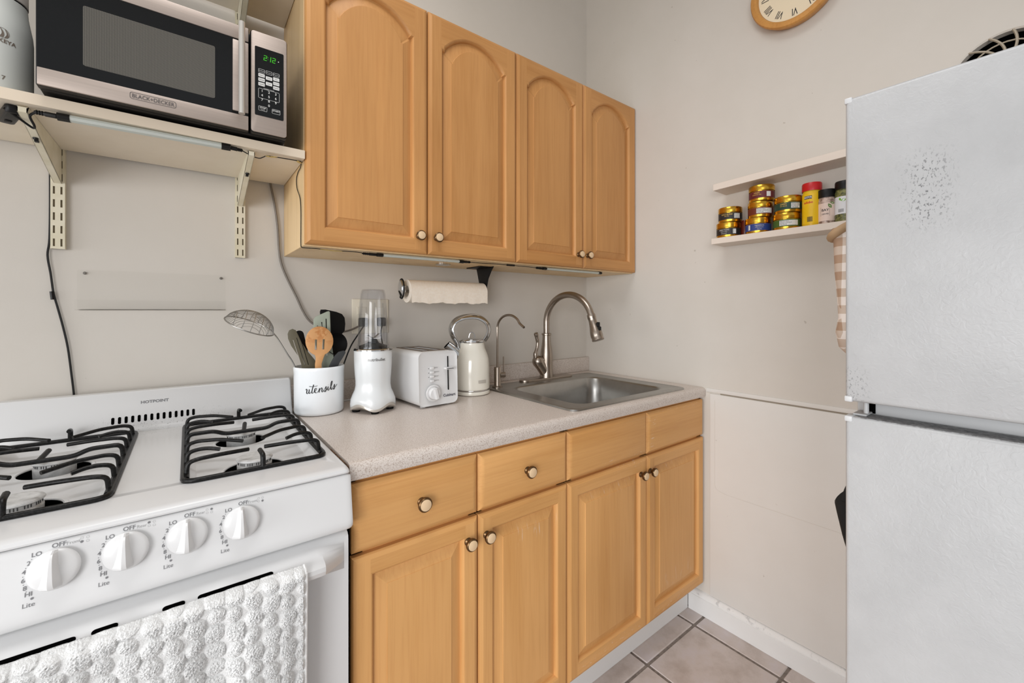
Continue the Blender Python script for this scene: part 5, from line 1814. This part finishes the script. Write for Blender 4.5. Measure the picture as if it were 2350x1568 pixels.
# ------------------------------------------------------------------ towel over the oven handle
def towel():
    x0_, x1_ = -1.955, -1.4880
    nx, ns = 600, 640
    ubot = .44
    s0 = .055
    X = np.linspace(x0_, x1_, nx)
    Sg = np.linspace(-s0, ubot, ns)
    XX, SS = np.meshgrid(X, Sg)
    # path over the handle: behind (s<0) to front; centre line of the cloth
    Y = np.where(SS < 0, -.7000 + np.minimum(-SS, .0135) * 0.98, 0)
    yb = np.array([-.7085, -.7130, -.7145, -.7140])
    zb = np.array([.7758, .7700, .7600, .7400])
    front_y = np.interp(SS, [0, .006, .014, .03, .10, ubot], [-.6950, -.7060, -.7130, -.7150, -.7140, -.7100])
    front_z = np.interp(SS, [0, .006, .014, .03], [.7715, .7708, .7650, .7510])
    z_ = np.where(SS > .03, .7510 - (SS - .03), front_z)
    back_y = -.6950 + np.clip(-SS, 0, .010) * .40
    back_z = .7715 - np.clip(-SS, 0, 1) * .10
    y_ = np.where(SS >= 0, front_y, back_y)
    z_ = np.where(SS >= 0, z_, np.maximum(back_z, .7675))
    # folds grow downward
    g = np.clip((SS - .01) / .22, 0, 1)
    fold = .014 * np.sin((XX + .03 * SS) * 2 * PI / .122 + .2) + .005 * np.sin(XX * 2 * PI / .066 + 1.9)
    y_ = y_ - g * (fold + .008)
    # popcorn tufts in offset columns
    px, ps = .0250, .0270
    ci = np.floor((XX - x0_) / px)
    jit = rng.random((64, 4)) - .5
    u = (XX - x0_) / px - ci - .5 + .10 * np.sin(SS * 90 + ci * 2.1)
    off = np.where(ci % 2 == 0, 0, .5)
    v = SS / ps + off + jit[ci.astype(int) % 64, 0] * .35
    v = v - np.floor(v) - .5
    cell = np.floor(SS / ps + off + jit[ci.astype(int) % 64, 0] * .35).astype(int)
    sz = .92 + .16 * np.sin(cell * 2.7 + ci * 1.3)
    rr = np.sqrt((u * 1.02) ** 2 + (v * 1.02) ** 2) * sz
    h = np.clip(1 - (rr / .50) ** 2, 0, 1) ** .50
    nz1 = (rng.random((ns, nx)) - .5) + .8 * np.repeat(np.repeat(rng.random((ns // 2, nx // 2)) - .5, 2, 0), 2, 1)
    hgt = .0066 * h + .0019 * nz1 * (.35 + h) + .001
    edge = np.clip((x1_ - XX) / .006, 0, 1)
    hgt = hgt * edge + .001
    zn = np.clip((.012 - SS) / .012, 0, 1)
    y_ = y_ - hgt * (1 - zn * .8)
    z_ = z_ + hgt * zn * .25
    x_ = XX + (rng.random((ns, nx)) - .5) * .0007
    V = np.stack([x_, y_, z_], -1).reshape(-1, 3)
    idx = np.arange(ns * nx).reshape(ns, nx)
    Fq = np.stack([idx[:-1, :-1], idx[:-1, 1:], idx[1:, 1:], idx[1:, :-1]], -1).reshape(-1, 4)
    me = bpy.data.meshes.new('terry_towel')
    base = np.array([-1.72, -.70, .34])
    me.vertices.add(len(V)); me.vertices.foreach_set('co', (V - base).ravel())
    me.loops.add(Fq.size); me.loops.foreach_set('vertex_index', Fq.ravel())
    me.polygons.add(len(Fq)); me.polygons.foreach_set('loop_start', np.arange(0, Fq.size, 4)); me.polygons.foreach_set('loop_total', np.full(len(Fq), 4))
    me.polygons.foreach_set('use_smooth', np.ones(len(Fq), bool))
    me.update(); me.validate()
    me.materials.append(M['terry'])
    return me, base, (X, Sg, y_, z_)
me, base, tw_ = towel()
t = thing('terry_towel', 'white popcorn-textured terry towel hanging over the oven door handle', 'towel', tuple(base))
o = bpy.data.objects.new('towel_face', me); COL.objects.link(o); o.parent = t; WLOC[o] = Vector(base)
b = nb()
X, Sg, y_, z_ = tw_
pts = [Vector((-1.4878, y_[i, -1] + .001, z_[i, -1])) for i in range(72, len(Sg), 9)]
tube(b, pts, .0026, 8)
mesh_obj('hem', b, 'terry', t)

# ------------------------------------------------------------------ refrigerator
t = thing('refrigerator', 'white top-freezer refrigerator with worn textured doors', 'refrigerator', (-.38, -1.585, 0))
FXF = -.720
FY1, FY0 = -1.2770, -1.895
b = nb(); box(b, -.660, -.110, FY0, FY1 - .003, .02, 1.598, .004, 2)
mesh_obj('case', b, 'fridge_plain', t)
for nm, z0_, z1_ in (('freezer_door', 1.0620, 1.6000), ('fridge_door', .060, 1.0345)):
    b = nb(); box(b, FXF, -.668, FY0, FY1, z0_, z1_, .006, 3)
    d_ = mesh_obj(nm, b, 'fridge', t)
    b = nb()
    zz = z1_ if nm == 'fridge_door' else z0_
    for ze, sgn in ((z1_, -1), (z0_, 1)):
        b2 = nb()
        box(b, FXF - .0006, FXF + .030, FY1 - .0105, FY1 + .0010, min(ze - sgn * .0012, ze + sgn * .009), max(ze - sgn * .0012, ze + sgn * .009), .002, 2)
        b2.free()
    mesh_obj('corner_cap', b, plain('cap_plastic', S(205, 206, 207), .4), d_)
    b = nb(); box(b, -.668, -.660, FY0 + .01, FY1 - .010, z0_ + .008, z1_ - .008)
    mesh_obj('gasket', b, 'fridge_plain', d_)
b = nb(); box(b, FXF + .004, -.668, FY0 + .004, FY1 - .016, 1.0338, 1.0352)
mesh_obj('door_top_trim', b, 'fridge_top_grey', t)
b = nb(); box(b, -.6620, -.6590, FY1 - .030, FY1 - .0145, 1.0355, 1.0610)  # black block set in for the shade of the gap by the hinge
mesh_obj('hinge_gap_shade', b, 'void', t)
b = nb(); box(b, -.700, -.655, FY1 - .026, FY1 - .006, 1.0352, 1.0385, .001, 1)
lathe(b, [(0, 1.0385), (.004, 1.0385), (.004, 1.0600), (0, 1.0600)], (-.684, FY1 - .022, 0), 12)
mesh_obj('hinge', b, 'fridge_plain', t)

# fan on top of the fridge
t = thing('desk_fan', 'small white fan with dark grille on top of the refrigerator', 'fan', (-.43, -1.45, 1.60))
fc_ = Vector((-.430, -1.448, 1.678)); fd = Vector((-1, .12, .22)).normalized()
fm = Matrix.Translation(fc_) @ Vector((0, 0, 1)).rotation_difference(fd).to_matrix().to_4x4() @ Matrix.Scale(.76, 4)
b = nb(); lathe(b, [(.088, .020), (.091, .024), (.093, .020), (.097, .0), (.101, -.045), (.098, -.080), (.06, -.10), (0, -.105), (0, -.09), (.05, -.088), (.090, -.06), (.092, 0), (.088, .020)], mtx=fm, seg=44)
mesh_obj('housing', b, plain('fan_white', S(214, 205, 194), .4), t)
b = nb(); lathe(b, [(0, .004), (.088, .004), (.088, .006), (0, .006)], mtx=fm, seg=36)
mesh_obj('dark_back', b, 'void', t)
b = nb()
for i in range(14):
    a0 = 2 * PI * i / 14
    tube(b, [fm @ Vector((r_ * math.cos(a0 + r_ * 7), r_ * math.sin(a0 + r_ * 7), .020 + .006 * (1 - r_ / .09))) for r_ in [.018 + .072 * q / 8 for q in range(9)]], .0022, 6)
lathe(b, [(0, .03), (.018, .028), (.020, .02), (0, .02)], mtx=fm, seg=20)
tube(b, [fm @ Vector((.060 * math.cos(a), .060 * math.sin(a), .022)) for a in [2 * PI * i / 30 for i in range(30)]], .0015, 6, True)
mesh_obj('grille', b, plain('fan_grille_grey', S(150, 138, 120), .5), t)
b = nb(); lathe(b, [(0, 1.6002), (.060, 1.6002), (.062, 1.603), (.050, 1.606), (.018, 1.610), (.016, 1.620), (0, 1.620)], (-.395, -1.445, 0), 28)
mesh_obj('base', b, plain('fan_base_white', S(214, 208, 200), .4), t)

# oven mitt and black pouch hooked on the fridge side
def hung(b_, prof, yw, cx):
    """prof: (z, half width x, thickness y, shift x); rests against the fridge side plane yw."""
    loops = []
    for z_, w_, th_, sx_ in prof:
        L = []
        for i in range(24):
            a = 2 * PI * i / 24
            c_, s_ = math.cos(a), math.sin(a)
            L.append((cx + sx_ + w_ * math.copysign(abs(c_) ** .8, c_), yw + th_ / 2 + th_ / 2 * math.copysign(abs(s_) ** .8, s_), z_))
        loops.append(L)
    loft(b_, loops)
t = thing('oven_mitt', 'brown and white gingham oven mitt hanging on the refrigerator side', 'oven mitt', (-.56, -1.25, 1.26))
yw = FY1 - .002
b = nb()
hung(b, [(1.388, .072, .058, 0), (1.36, .073, .054, 0), (1.30, .072, .052, .0), (1.25, .071, .048, .0), (1.21, .072, .045, 0), (1.18, .074, .050, 0), (1.15, .066, .046, .002), (1.132, .050, .034, .006), (1.124, .028, .018, .010)], yw, -.560)
mesh_obj('mitt_body', b, 'gingham', t, 60)
b = nb()
tube(b, spline([(-.560 + .074 * math.cos(a), yw + .034 + .0245 * math.sin(a), 1.392 + .016 * math.sin(a) * -1 + .012 * math.cos(a) ) for a in [2 * PI * i / 16 for i in range(16)]], 3, True), .0085, 10, True)
mesh_obj('cuff_binding', b, 'tan_cloth', t, 60)
b = nb()
hung(b, [(1.388, .066, .048, 0), (1.3885, .066, .048, 0)], yw + .004, -.56)
mesh_obj('lining', b, plain('brown_lining', S(112, 84, 62), .9), t)
b = nb(); tube(b, spline([(-.56, yw + .008, 1.39), (-.56, yw + .010, 1.43), (-.555, yw + .006, 1.445), (-.55, yw + .010, 1.43), (-.55, yw + .008, 1.39)], 5), .003, 8)
mesh_obj('hanging_loop', b, 'tan_cloth', t)
t = thing('black_pouch', 'black fabric pouch hanging on the refrigerator side near the wall', 'pouch', (-.58, -1.25, .78))
b = nb()
hung(b, [(.700, .030, .010, 0), (.730, .045, .022, 0), (.78, .055, .034, 0), (.825, .062, .043, 0), (.842, .064, .046, 0), (.846, .063, .044, 0)], yw, -.585)
mesh_obj('pouch_body', b, 'black_cloth', t, 60)
b = nb()
tube(b, spline([(-.625, yw + .022, .845), (-.605, yw + .020, .868), (-.585, yw + .012, .885), (-.565, yw + .012, .870), (-.55, yw + .02, .845)], 5), .007, 8, flat=(1.6, .4))
mesh_obj('strap', b, 'black_cloth', t)

# ------------------------------------------------------------------ small shelves on the right wall
def small_shelf(label, y0_, z0_, y1_, z1_, th_, dp):
    t_ = thing('picture_ledge', label, 'shelf', (-dp / 2, (y0_ + y1_) / 2, min(z0_, z1_)), 'white wall ledges by the refrigerator')
    b_ = nb()
    q = lambda y, z: [(-dp, y, z), (-.0005, y, z), (-.0005, y, z + th_), (-dp, y, z + th_)]
    loft(b_, [q(y0_, z0_), q(y1_, z1_)])
    bmesh.ops.bevel(b_, geom=b_.edges[:], offset=.0008, segments=1, affect='EDGES')
    mesh_obj('board', b_, 'shelf_white', t_)
small_shelf('upper white wall shelf by the refrigerator, empty and slightly tilted', -.7215, 1.6690, -1.55, 1.694, .0240, .100)
small_shelf('lower white wall shelf by the refrigerator holding tins and spices', -.7145, 1.4700, -1.55, 1.4700, .0215, .100)

# tins
SHZ = 1.4917
def tin(y, z, h, band, label, info, rot=0.0, x=-.0525, r=.0400, extra=None):
    t_ = thing('tea_tin', label, 'tin', (x, y, z), 'gold tins on the lower wall shelf')
    b_ = nb()
    lathe(b_, [(0, z + .0004), (r * .955, z + .0004), (r * .975, z + .002), (r * .975, z + h * .60), (r * .96, z + h * .62), (r * .96, z + h * .66)], (x, y, 0), 40)
    mesh_obj('can', b_, 'gold', t_)
    b_ = nb()
    lathe(b_, [(r * .99, z + h * .64), (r * 1.0, z + h * .66), (r * .99, z + h * .70), (r * 1.0, z + h * .74), (r * .995, z + h * .96), (r * .97, z + h * .985), (r * .92, z + h * .985), (r * .90, z + h * .97), (0, z + h * .97)], (x, y, 0), 40)
    mesh_obj('lid', b_, 'gold', t_)
    ac = math.atan2(-1.5138 - y, -1.6514 - x)
    b_ = nb()
    rr = r * .985
    a0, a1 = ac - 1.9, ac + 1.55
    n_ = 36
    zl0, zl1 = z + h * .16, z + h * .585
    A = [b_.verts.new((x + rr * math.cos(a0 + (a1 - a0) * i / n_), y + rr * math.sin(a0 + (a1 - a0) * i / n_), zl0)) for i in range(n_ + 1)]
    B = [b_.verts.new((x + rr * math.cos(a0 + (a1 - a0) * i / n_), y + rr * math.sin(a0 + (a1 - a0) * i / n_), zl1)) for i in range(n_ + 1)]
    bridge(b_, A, B, 0, False)
    mesh_obj('paper_label', b_, band, t_, recalc=False)
    # printed panels
    zc_ = (zl0 + zl1) / 2
    ch = (zl1 - zl0)
    fr = lambda q: cyl_fn(x, y, r * .995 + q, ac + rot, zc_)
    for kind, a_, w_, lines in info:
        if kind == 'white':
            b2_ = nb(); f_ = fr(.0002)
            for i in range(6):
                poly2(b2_, [(a_ - w_ + 2 * w_ * i / 6, -ch * .36), (a_ - w_ + 2 * w_ * (i + 1) / 6, -ch * .36), (a_ - w_ + 2 * w_ * (i + 1) / 6, ch * .36), (a_ - w_ + 2 * w_ * i / 6, ch * .36)], f_)
            mesh_obj('facts_panel', b2_, 'print_white', t_, recalc=False)
            b2_ = nb()
            for i, s_ in enumerate(lines):
                text(b2_, s_, fr(.0005), ch * .22, 'LEFT', 0, .8, 0, a_ - w_ * .95, ch * (.24 - .22 * i))
            mesh_obj('facts_print', b2_, 'print_dark', t_, recalc=False)
        else:
            b2_ = nb()
            for i, s_ in enumerate(lines):
                text(b2_, s_, fr(.0003), ch * (.30 if i == 0 else .19), 'CENTER', 0, .9, 0, a_, ch * (.24 - .27 * i))
            mesh_obj('title_print', b2_, plain('tin_title_print', S(226, 186, 96) if kind == 'gold' else S(205, 200, 196), .5), t_, recalc=False)
    return t_
B_black = plain('label_black', S(34, 32, 34), .5)
B_maroon = plain('label_maroon', S(96, 26, 32), .5)
B_brown = plain('label_brown', S(104, 40, 24), .5)
B_blue = plain('label_blue', S(40, 62, 128), .5)
B_green = plain('label_dark_green', S(30, 62, 46), .5)
B_lgreen = plain('label_green', S(66, 96, 38), .5)
B_red = plain('label_red_brown', S(74, 26, 18), .5)
H = .0555
facts = ['Nutrition Facts', 'Amt/serv Calories 0', 'Total Fat 0g']
tin(-.7560, SHZ, H, B_black, 'gold tin with black label at the bottom of the stack nearest the corner', [('grey', -.016, 0, ['DIRECTIONS', 'BREW 3 MIN', 'SERVE HOT']), ('white', .020, .006, ['III', 'III', 'III'])], 0, -.0525, .0412)
tin(-.7620, SHZ + H, H, B_black, 'gold tin with black label on top of the stack nearest the corner', [('gold', -.012, 0, ['GOLD BLEND', 'FINE TEA']), ('white', .024, .011, facts)], 0, -.0525, .0402)
tin(-.8590, SHZ, H, B_blue, 'gold tin with blue label at the bottom of the tallest stack', [('grey', .004, 0, ['Ingredients', 'black tea leaves', 'keep dry']), ('white', -.030, .004, ['III', 'III', 'III'])], 0, -.0525, .0405)
tin(-.8660, SHZ + H, H, B_brown, 'gold tin with brown label in the middle of the tallest stack', [('white', .014, .026, facts)], 0, -.0525, .0390)
tin(-.8705, SHZ + 2 * H, H, B_maroon, 'gold tin with maroon label on top of the tallest stack', [('gold', -.016, 0, ['ASSAM', 'BREAKFAST TEA']), ('white', .022, .007, ['', '', ''])], 0, -.0525, .0402)
tin(-.9490, SHZ, H, B_lgreen, 'gold tin with light green label under the dark green tin beside the yellow jar', [('white', .006, .028, facts)], 0, -.0525, .0402)
tin(-.9530, SHZ + H, H, B_green, 'gold tin with dark green label stacked beside the yellow jar', [('gold', -.014, 0, ['GREEN', 'TEA LEAVES']), ('white', .022, .014, facts)], 0, -.0525, .0402)
# dark red canister standing behind, between stacks
b = nb(); lathe(b, [(0, SHZ + .0004), (.019, SHZ + .0004), (.020, SHZ + .003), (.020, SHZ + .058), (.0185, SHZ + .062), (0, SHZ + .062)], (-.0205, -.8040, 0), 28)
tag(mesh_obj('red_canister', b, plain('dark_red_tin', S(92, 30, 18), .3), None), 'dark red canister squeezed behind between two tin stacks', 'canister')

# spice jars
def jar(name, label, y, r, h, capm, bodym, capfrac, lab, x=-.055):
    t_ = thing(name, label, 'jar', (x, y, SHZ), 'spice jars on the lower wall shelf')
    zc_ = SHZ + h * (1 - capfrac)
    b_ = nb(); lathe(b_, [(0, SHZ + .0004), (r * .93, SHZ + .0004), (r, SHZ + .004), (r, zc_ - .010), (r * .93, zc_ - .003), (r * .93, zc_ + .001), (0, zc_ + .001)], (x, y, 0), 36)
    mesh_obj('glass_body', b_, bodym, t_)
    b_ = nb(); lathe(b_, [(r * 1.02, zc_), (r * 1.03, zc_ + .002), (r * 1.02, SHZ + h - .003), (r * .97, SHZ + h), (0, SHZ + h)], (x, y, 0), 36)
    mesh_obj('cap', b_, capm, t_)
    ac = math.atan2(-1.5138 - y, -1.6514 - x)
    a0, a1, f0, f1, m_ = lab
    b_ = nb()
    n_ = 24
    rr = r * 1.008
    bridge(b_, [b_.verts.new((x + rr * math.cos(ac + a0 + (a1 - a0) * i / n_), y + rr * math.sin(ac + a0 + (a1 - a0) * i / n_), SHZ + h * f0)) for i in range(n_ + 1)],
           [b_.verts.new((x + rr * math.cos(ac + a0 + (a1 - a0) * i / n_), y + rr * math.sin(ac + a0 + (a1 - a0) * i / n_), SHZ + h * f1)) for i in range(n_ + 1)], 0, False)
    mesh_obj('wrap_label', b_, m_, t_, recalc=False)
    return t_, x, y, r * 1.015, ac, h
yel = plain('yellow_seasoning', S(232, 188, 20), .35)
t_, x, y, rr, ac, h = jar('seasoning_jar', 'yellow seasoning jar with a red cap beside the green tins', -1.0220, .0265, .1400, plain('red_cap', S(190, 22, 28), .35), plain('yellow_powder_jar', S(226, 184, 30), .3), .185, (-1.5, 1.5, .06, .74, yel))
b = nb()
f_ = cyl_fn(x, y, rr, ac - .42, SHZ + h * .66)
for i in range(6):
    poly2(b, [(-.011 + .0037 * i, -.0050), (-.011 + .0037 * (i + 1), -.0050), (-.011 + .0037 * (i + 1), .0050), (-.011 + .0037 * i, .0050)], f_)
mesh_obj('brand_panel', b, 'print_navy', t_, recalc=False)
b = nb(); text(b, 'GOYA', cyl_fn(x, y, rr + .0004, ac - .42, SHZ + h * .66), .0082, 'CENTER', .0003, .95)
mesh_obj('brand_print', b, 'print_white', t_, recalc=False)
b = nb(); text(b, 'adobo', cyl_fn(x, y, rr, ac - .38, SHZ + h * .545), .0105, 'CENTER', .0003, .95)
mesh_obj('title_print', b, plain('red_print', S(196, 30, 34), .5), t_, recalc=False)
b = nb()
for i in range(9):
    w_ = .0006 + .0005 * (i % 3)
    a = -.007 + .0016 * i
    poly2(b, [(a, -.008), (a + w_, -.008), (a + w_, .008), (a, .008)], cyl_fn(x, y, rr, ac - .25, SHZ + h * .16))
mesh_obj('barcode', b, 'print_dark', t_, recalc=False)
leafm = speckle('bay_leaves_fill', S(120, 96, 84), S(206, 184, 172), 60, .4, .6, .3)
pink = plain('pale_pink_label', S(226, 204, 192), .5)
t_, x, y, rr, ac, h = jar('bay_leaf_jar', 'black-capped bay leaves jar between the yellow jar and the herb jar', -1.0620, .0235, .1100, 'black', leafm, .235, (-1.5, 1.5, .10, .60, pink))
b = nb()
text(b, 'BAY', cyl_fn(x, y, rr, ac - .20, SHZ + h * .40), .0105, 'CENTER', .0002)
text(b, 'LEAVES', cyl_fn(x, y, rr, ac - .20, SHZ + h * .29), .0058, 'CENTER', .0001)
ring2(b, rrect(-.012, .012, -.011, .016, .0005, 2), rrect(-.0114, .0114, -.0104, .0154, .0005, 2), cyl_fn(x, y, rr, ac - .20, SHZ + h * .34))
mesh_obj('title_print', b, 'print_dark', t_, recalc=False)
b = nb()
def leaf(b_, f_, cx, cz, L, ang, w=.32):
    pts = []
    for i in range(9):
        s = i / 8
        pts.append((s * L, w * L * math.sin(PI * s) * .5))
    pts += [(p[0], -p[1]) for p in pts[-2:0:-1]]
    poly2(b_, [(cx + p[0] * math.cos(ang) - p[1] * math.sin(ang), cz + p[0] * math.sin(ang) + p[1] * math.cos(ang)) for p in pts], f_)
leaf(b, cyl_fn(x, y, rr + .0002, ac + .30, SHZ + h * .56), -.004, .002, .017, -1.0, .5)
leaf(b, cyl_fn(x, y, rr + .0002, ac + .30, SHZ + h * .56), .001, .005, .014, -.2, .5)
mesh_obj('leaf_print', b, plain('leaf_green', S(92, 128, 60), .6), t_, recalc=False)
herbm = speckle('dried_herb_fill', S(60, 66, 34), S(128, 128, 76), 160, .4, .6, .4)
wl_ = plain('white_label', S(222, 224, 228), .5)
t_, x, y, rr, ac, h = jar('herb_jar', 'black-capped dried herb jar with white label next to the refrigerator', -1.1080, .0245, .1260, 'black', herbm, .20, (-1.5, 1.5, .20, .62, wl_))
b = nb()
leaf(b, cyl_fn(x, y, rr, ac - .42, SHZ + h * .52), 0, 0, .014, .15, .6)
leaf(b, cyl_fn(x, y, rr, ac - .42, SHZ + h * .52), 0, 0, .010, 2.0, .6)
mesh_obj('leaf_print', b, plain('bright_leaf', S(116, 176, 50), .6), t_, recalc=False)
b = nb()
for i in range(9):
    a = -.008 + .0016 * i
    poly2(b, [(a, -.005), (a + .0007, -.005), (a + .0007, .005), (a, .005)], cyl_fn(x, y, rr, ac - .35, SHZ + h * .28))
mesh_obj('barcode', b, 'print_dark', t_, recalc=False)

# ------------------------------------------------------------------ wall clock
t = thing('wall_clock', 'round wooden wall clock with roman numerals, only its lower part in view', 'clock', (0, -.962, 2.322))
CYc, CZc = -.9640, 2.3230
mt = Matrix.Translation((0, CYc, CZc)) @ Matrix(((0, 0, -1), (-1, 0, 0), (0, 1, 0))).to_4x4()
b = nb(); lathe(b, [(.124, .0005), (.129, .004), (.137, .030), (.1375, .036), (.134, .041), (.122, .043), (.116, .039), (.113, .028), (.0, .028)], mtx=mt, seg=64)
mesh_obj('frame', b, 'clock_wood', t, 40)
b = nb(); lathe(b, [(0, .0285), (.1128, .0285), (.1128, .0290), (0, .0292)], mtx=mt, seg=64)
mesh_obj('dial_face', b, 'clock_face', t)
b = nb()
for i, s_ in enumerate(('XII', 'I', 'II', 'III', 'IIII', 'V', 'VI', 'VII', 'VIII', 'IX', 'X', 'XI')):
    a = PI / 2 - 2 * PI * i / 12
    c_ = Vector((math.cos(a), math.sin(a)))
    up2 = c_; rt2 = Vector((c_.y, -c_.x))
    fn2 = lambda p, q, c_=c_, up2=up2, rt2=rt2: mt @ Vector((c_.x * .090 + rt2.x * p + up2.x * q, c_.y * .090 + rt2.y * p + up2.y * q, .0297))
    text(b, s_, fn2, .034, 'CENTER', .0002, .62)
mesh_obj('numerals', b, 'print_dark', t, recalc=False)
b = nb()
for ang, L_, w_ in ((PI / 2 - 2 * PI * (2.2 / 12), .055, .0026), (PI / 2 - 2 * PI * (12 / 60), .085, .0018)):
    d2 = Vector((math.cos(ang), math.sin(ang))); n2 = Vector((-d2.y, d2.x)) * w_
    poly = [(-d2.x * .015 + n2.x, -d2.y * .015 + n2.y), (d2.x * L_ + n2.x * .5, d2.y * L_ + n2.y * .5), (d2.x * L_ - n2.x * .5, d2.y * L_ - n2.y * .5), (-d2.x * .015 - n2.x, -d2.y * .015 - n2.y)]
    loft(b, [[mt @ Vector((p[0], p[1], .031)) for p in poly], [mt @ Vector((p[0], p[1], .032)) for p in poly]])
mesh_obj('hands', b, 'print_dark', t)
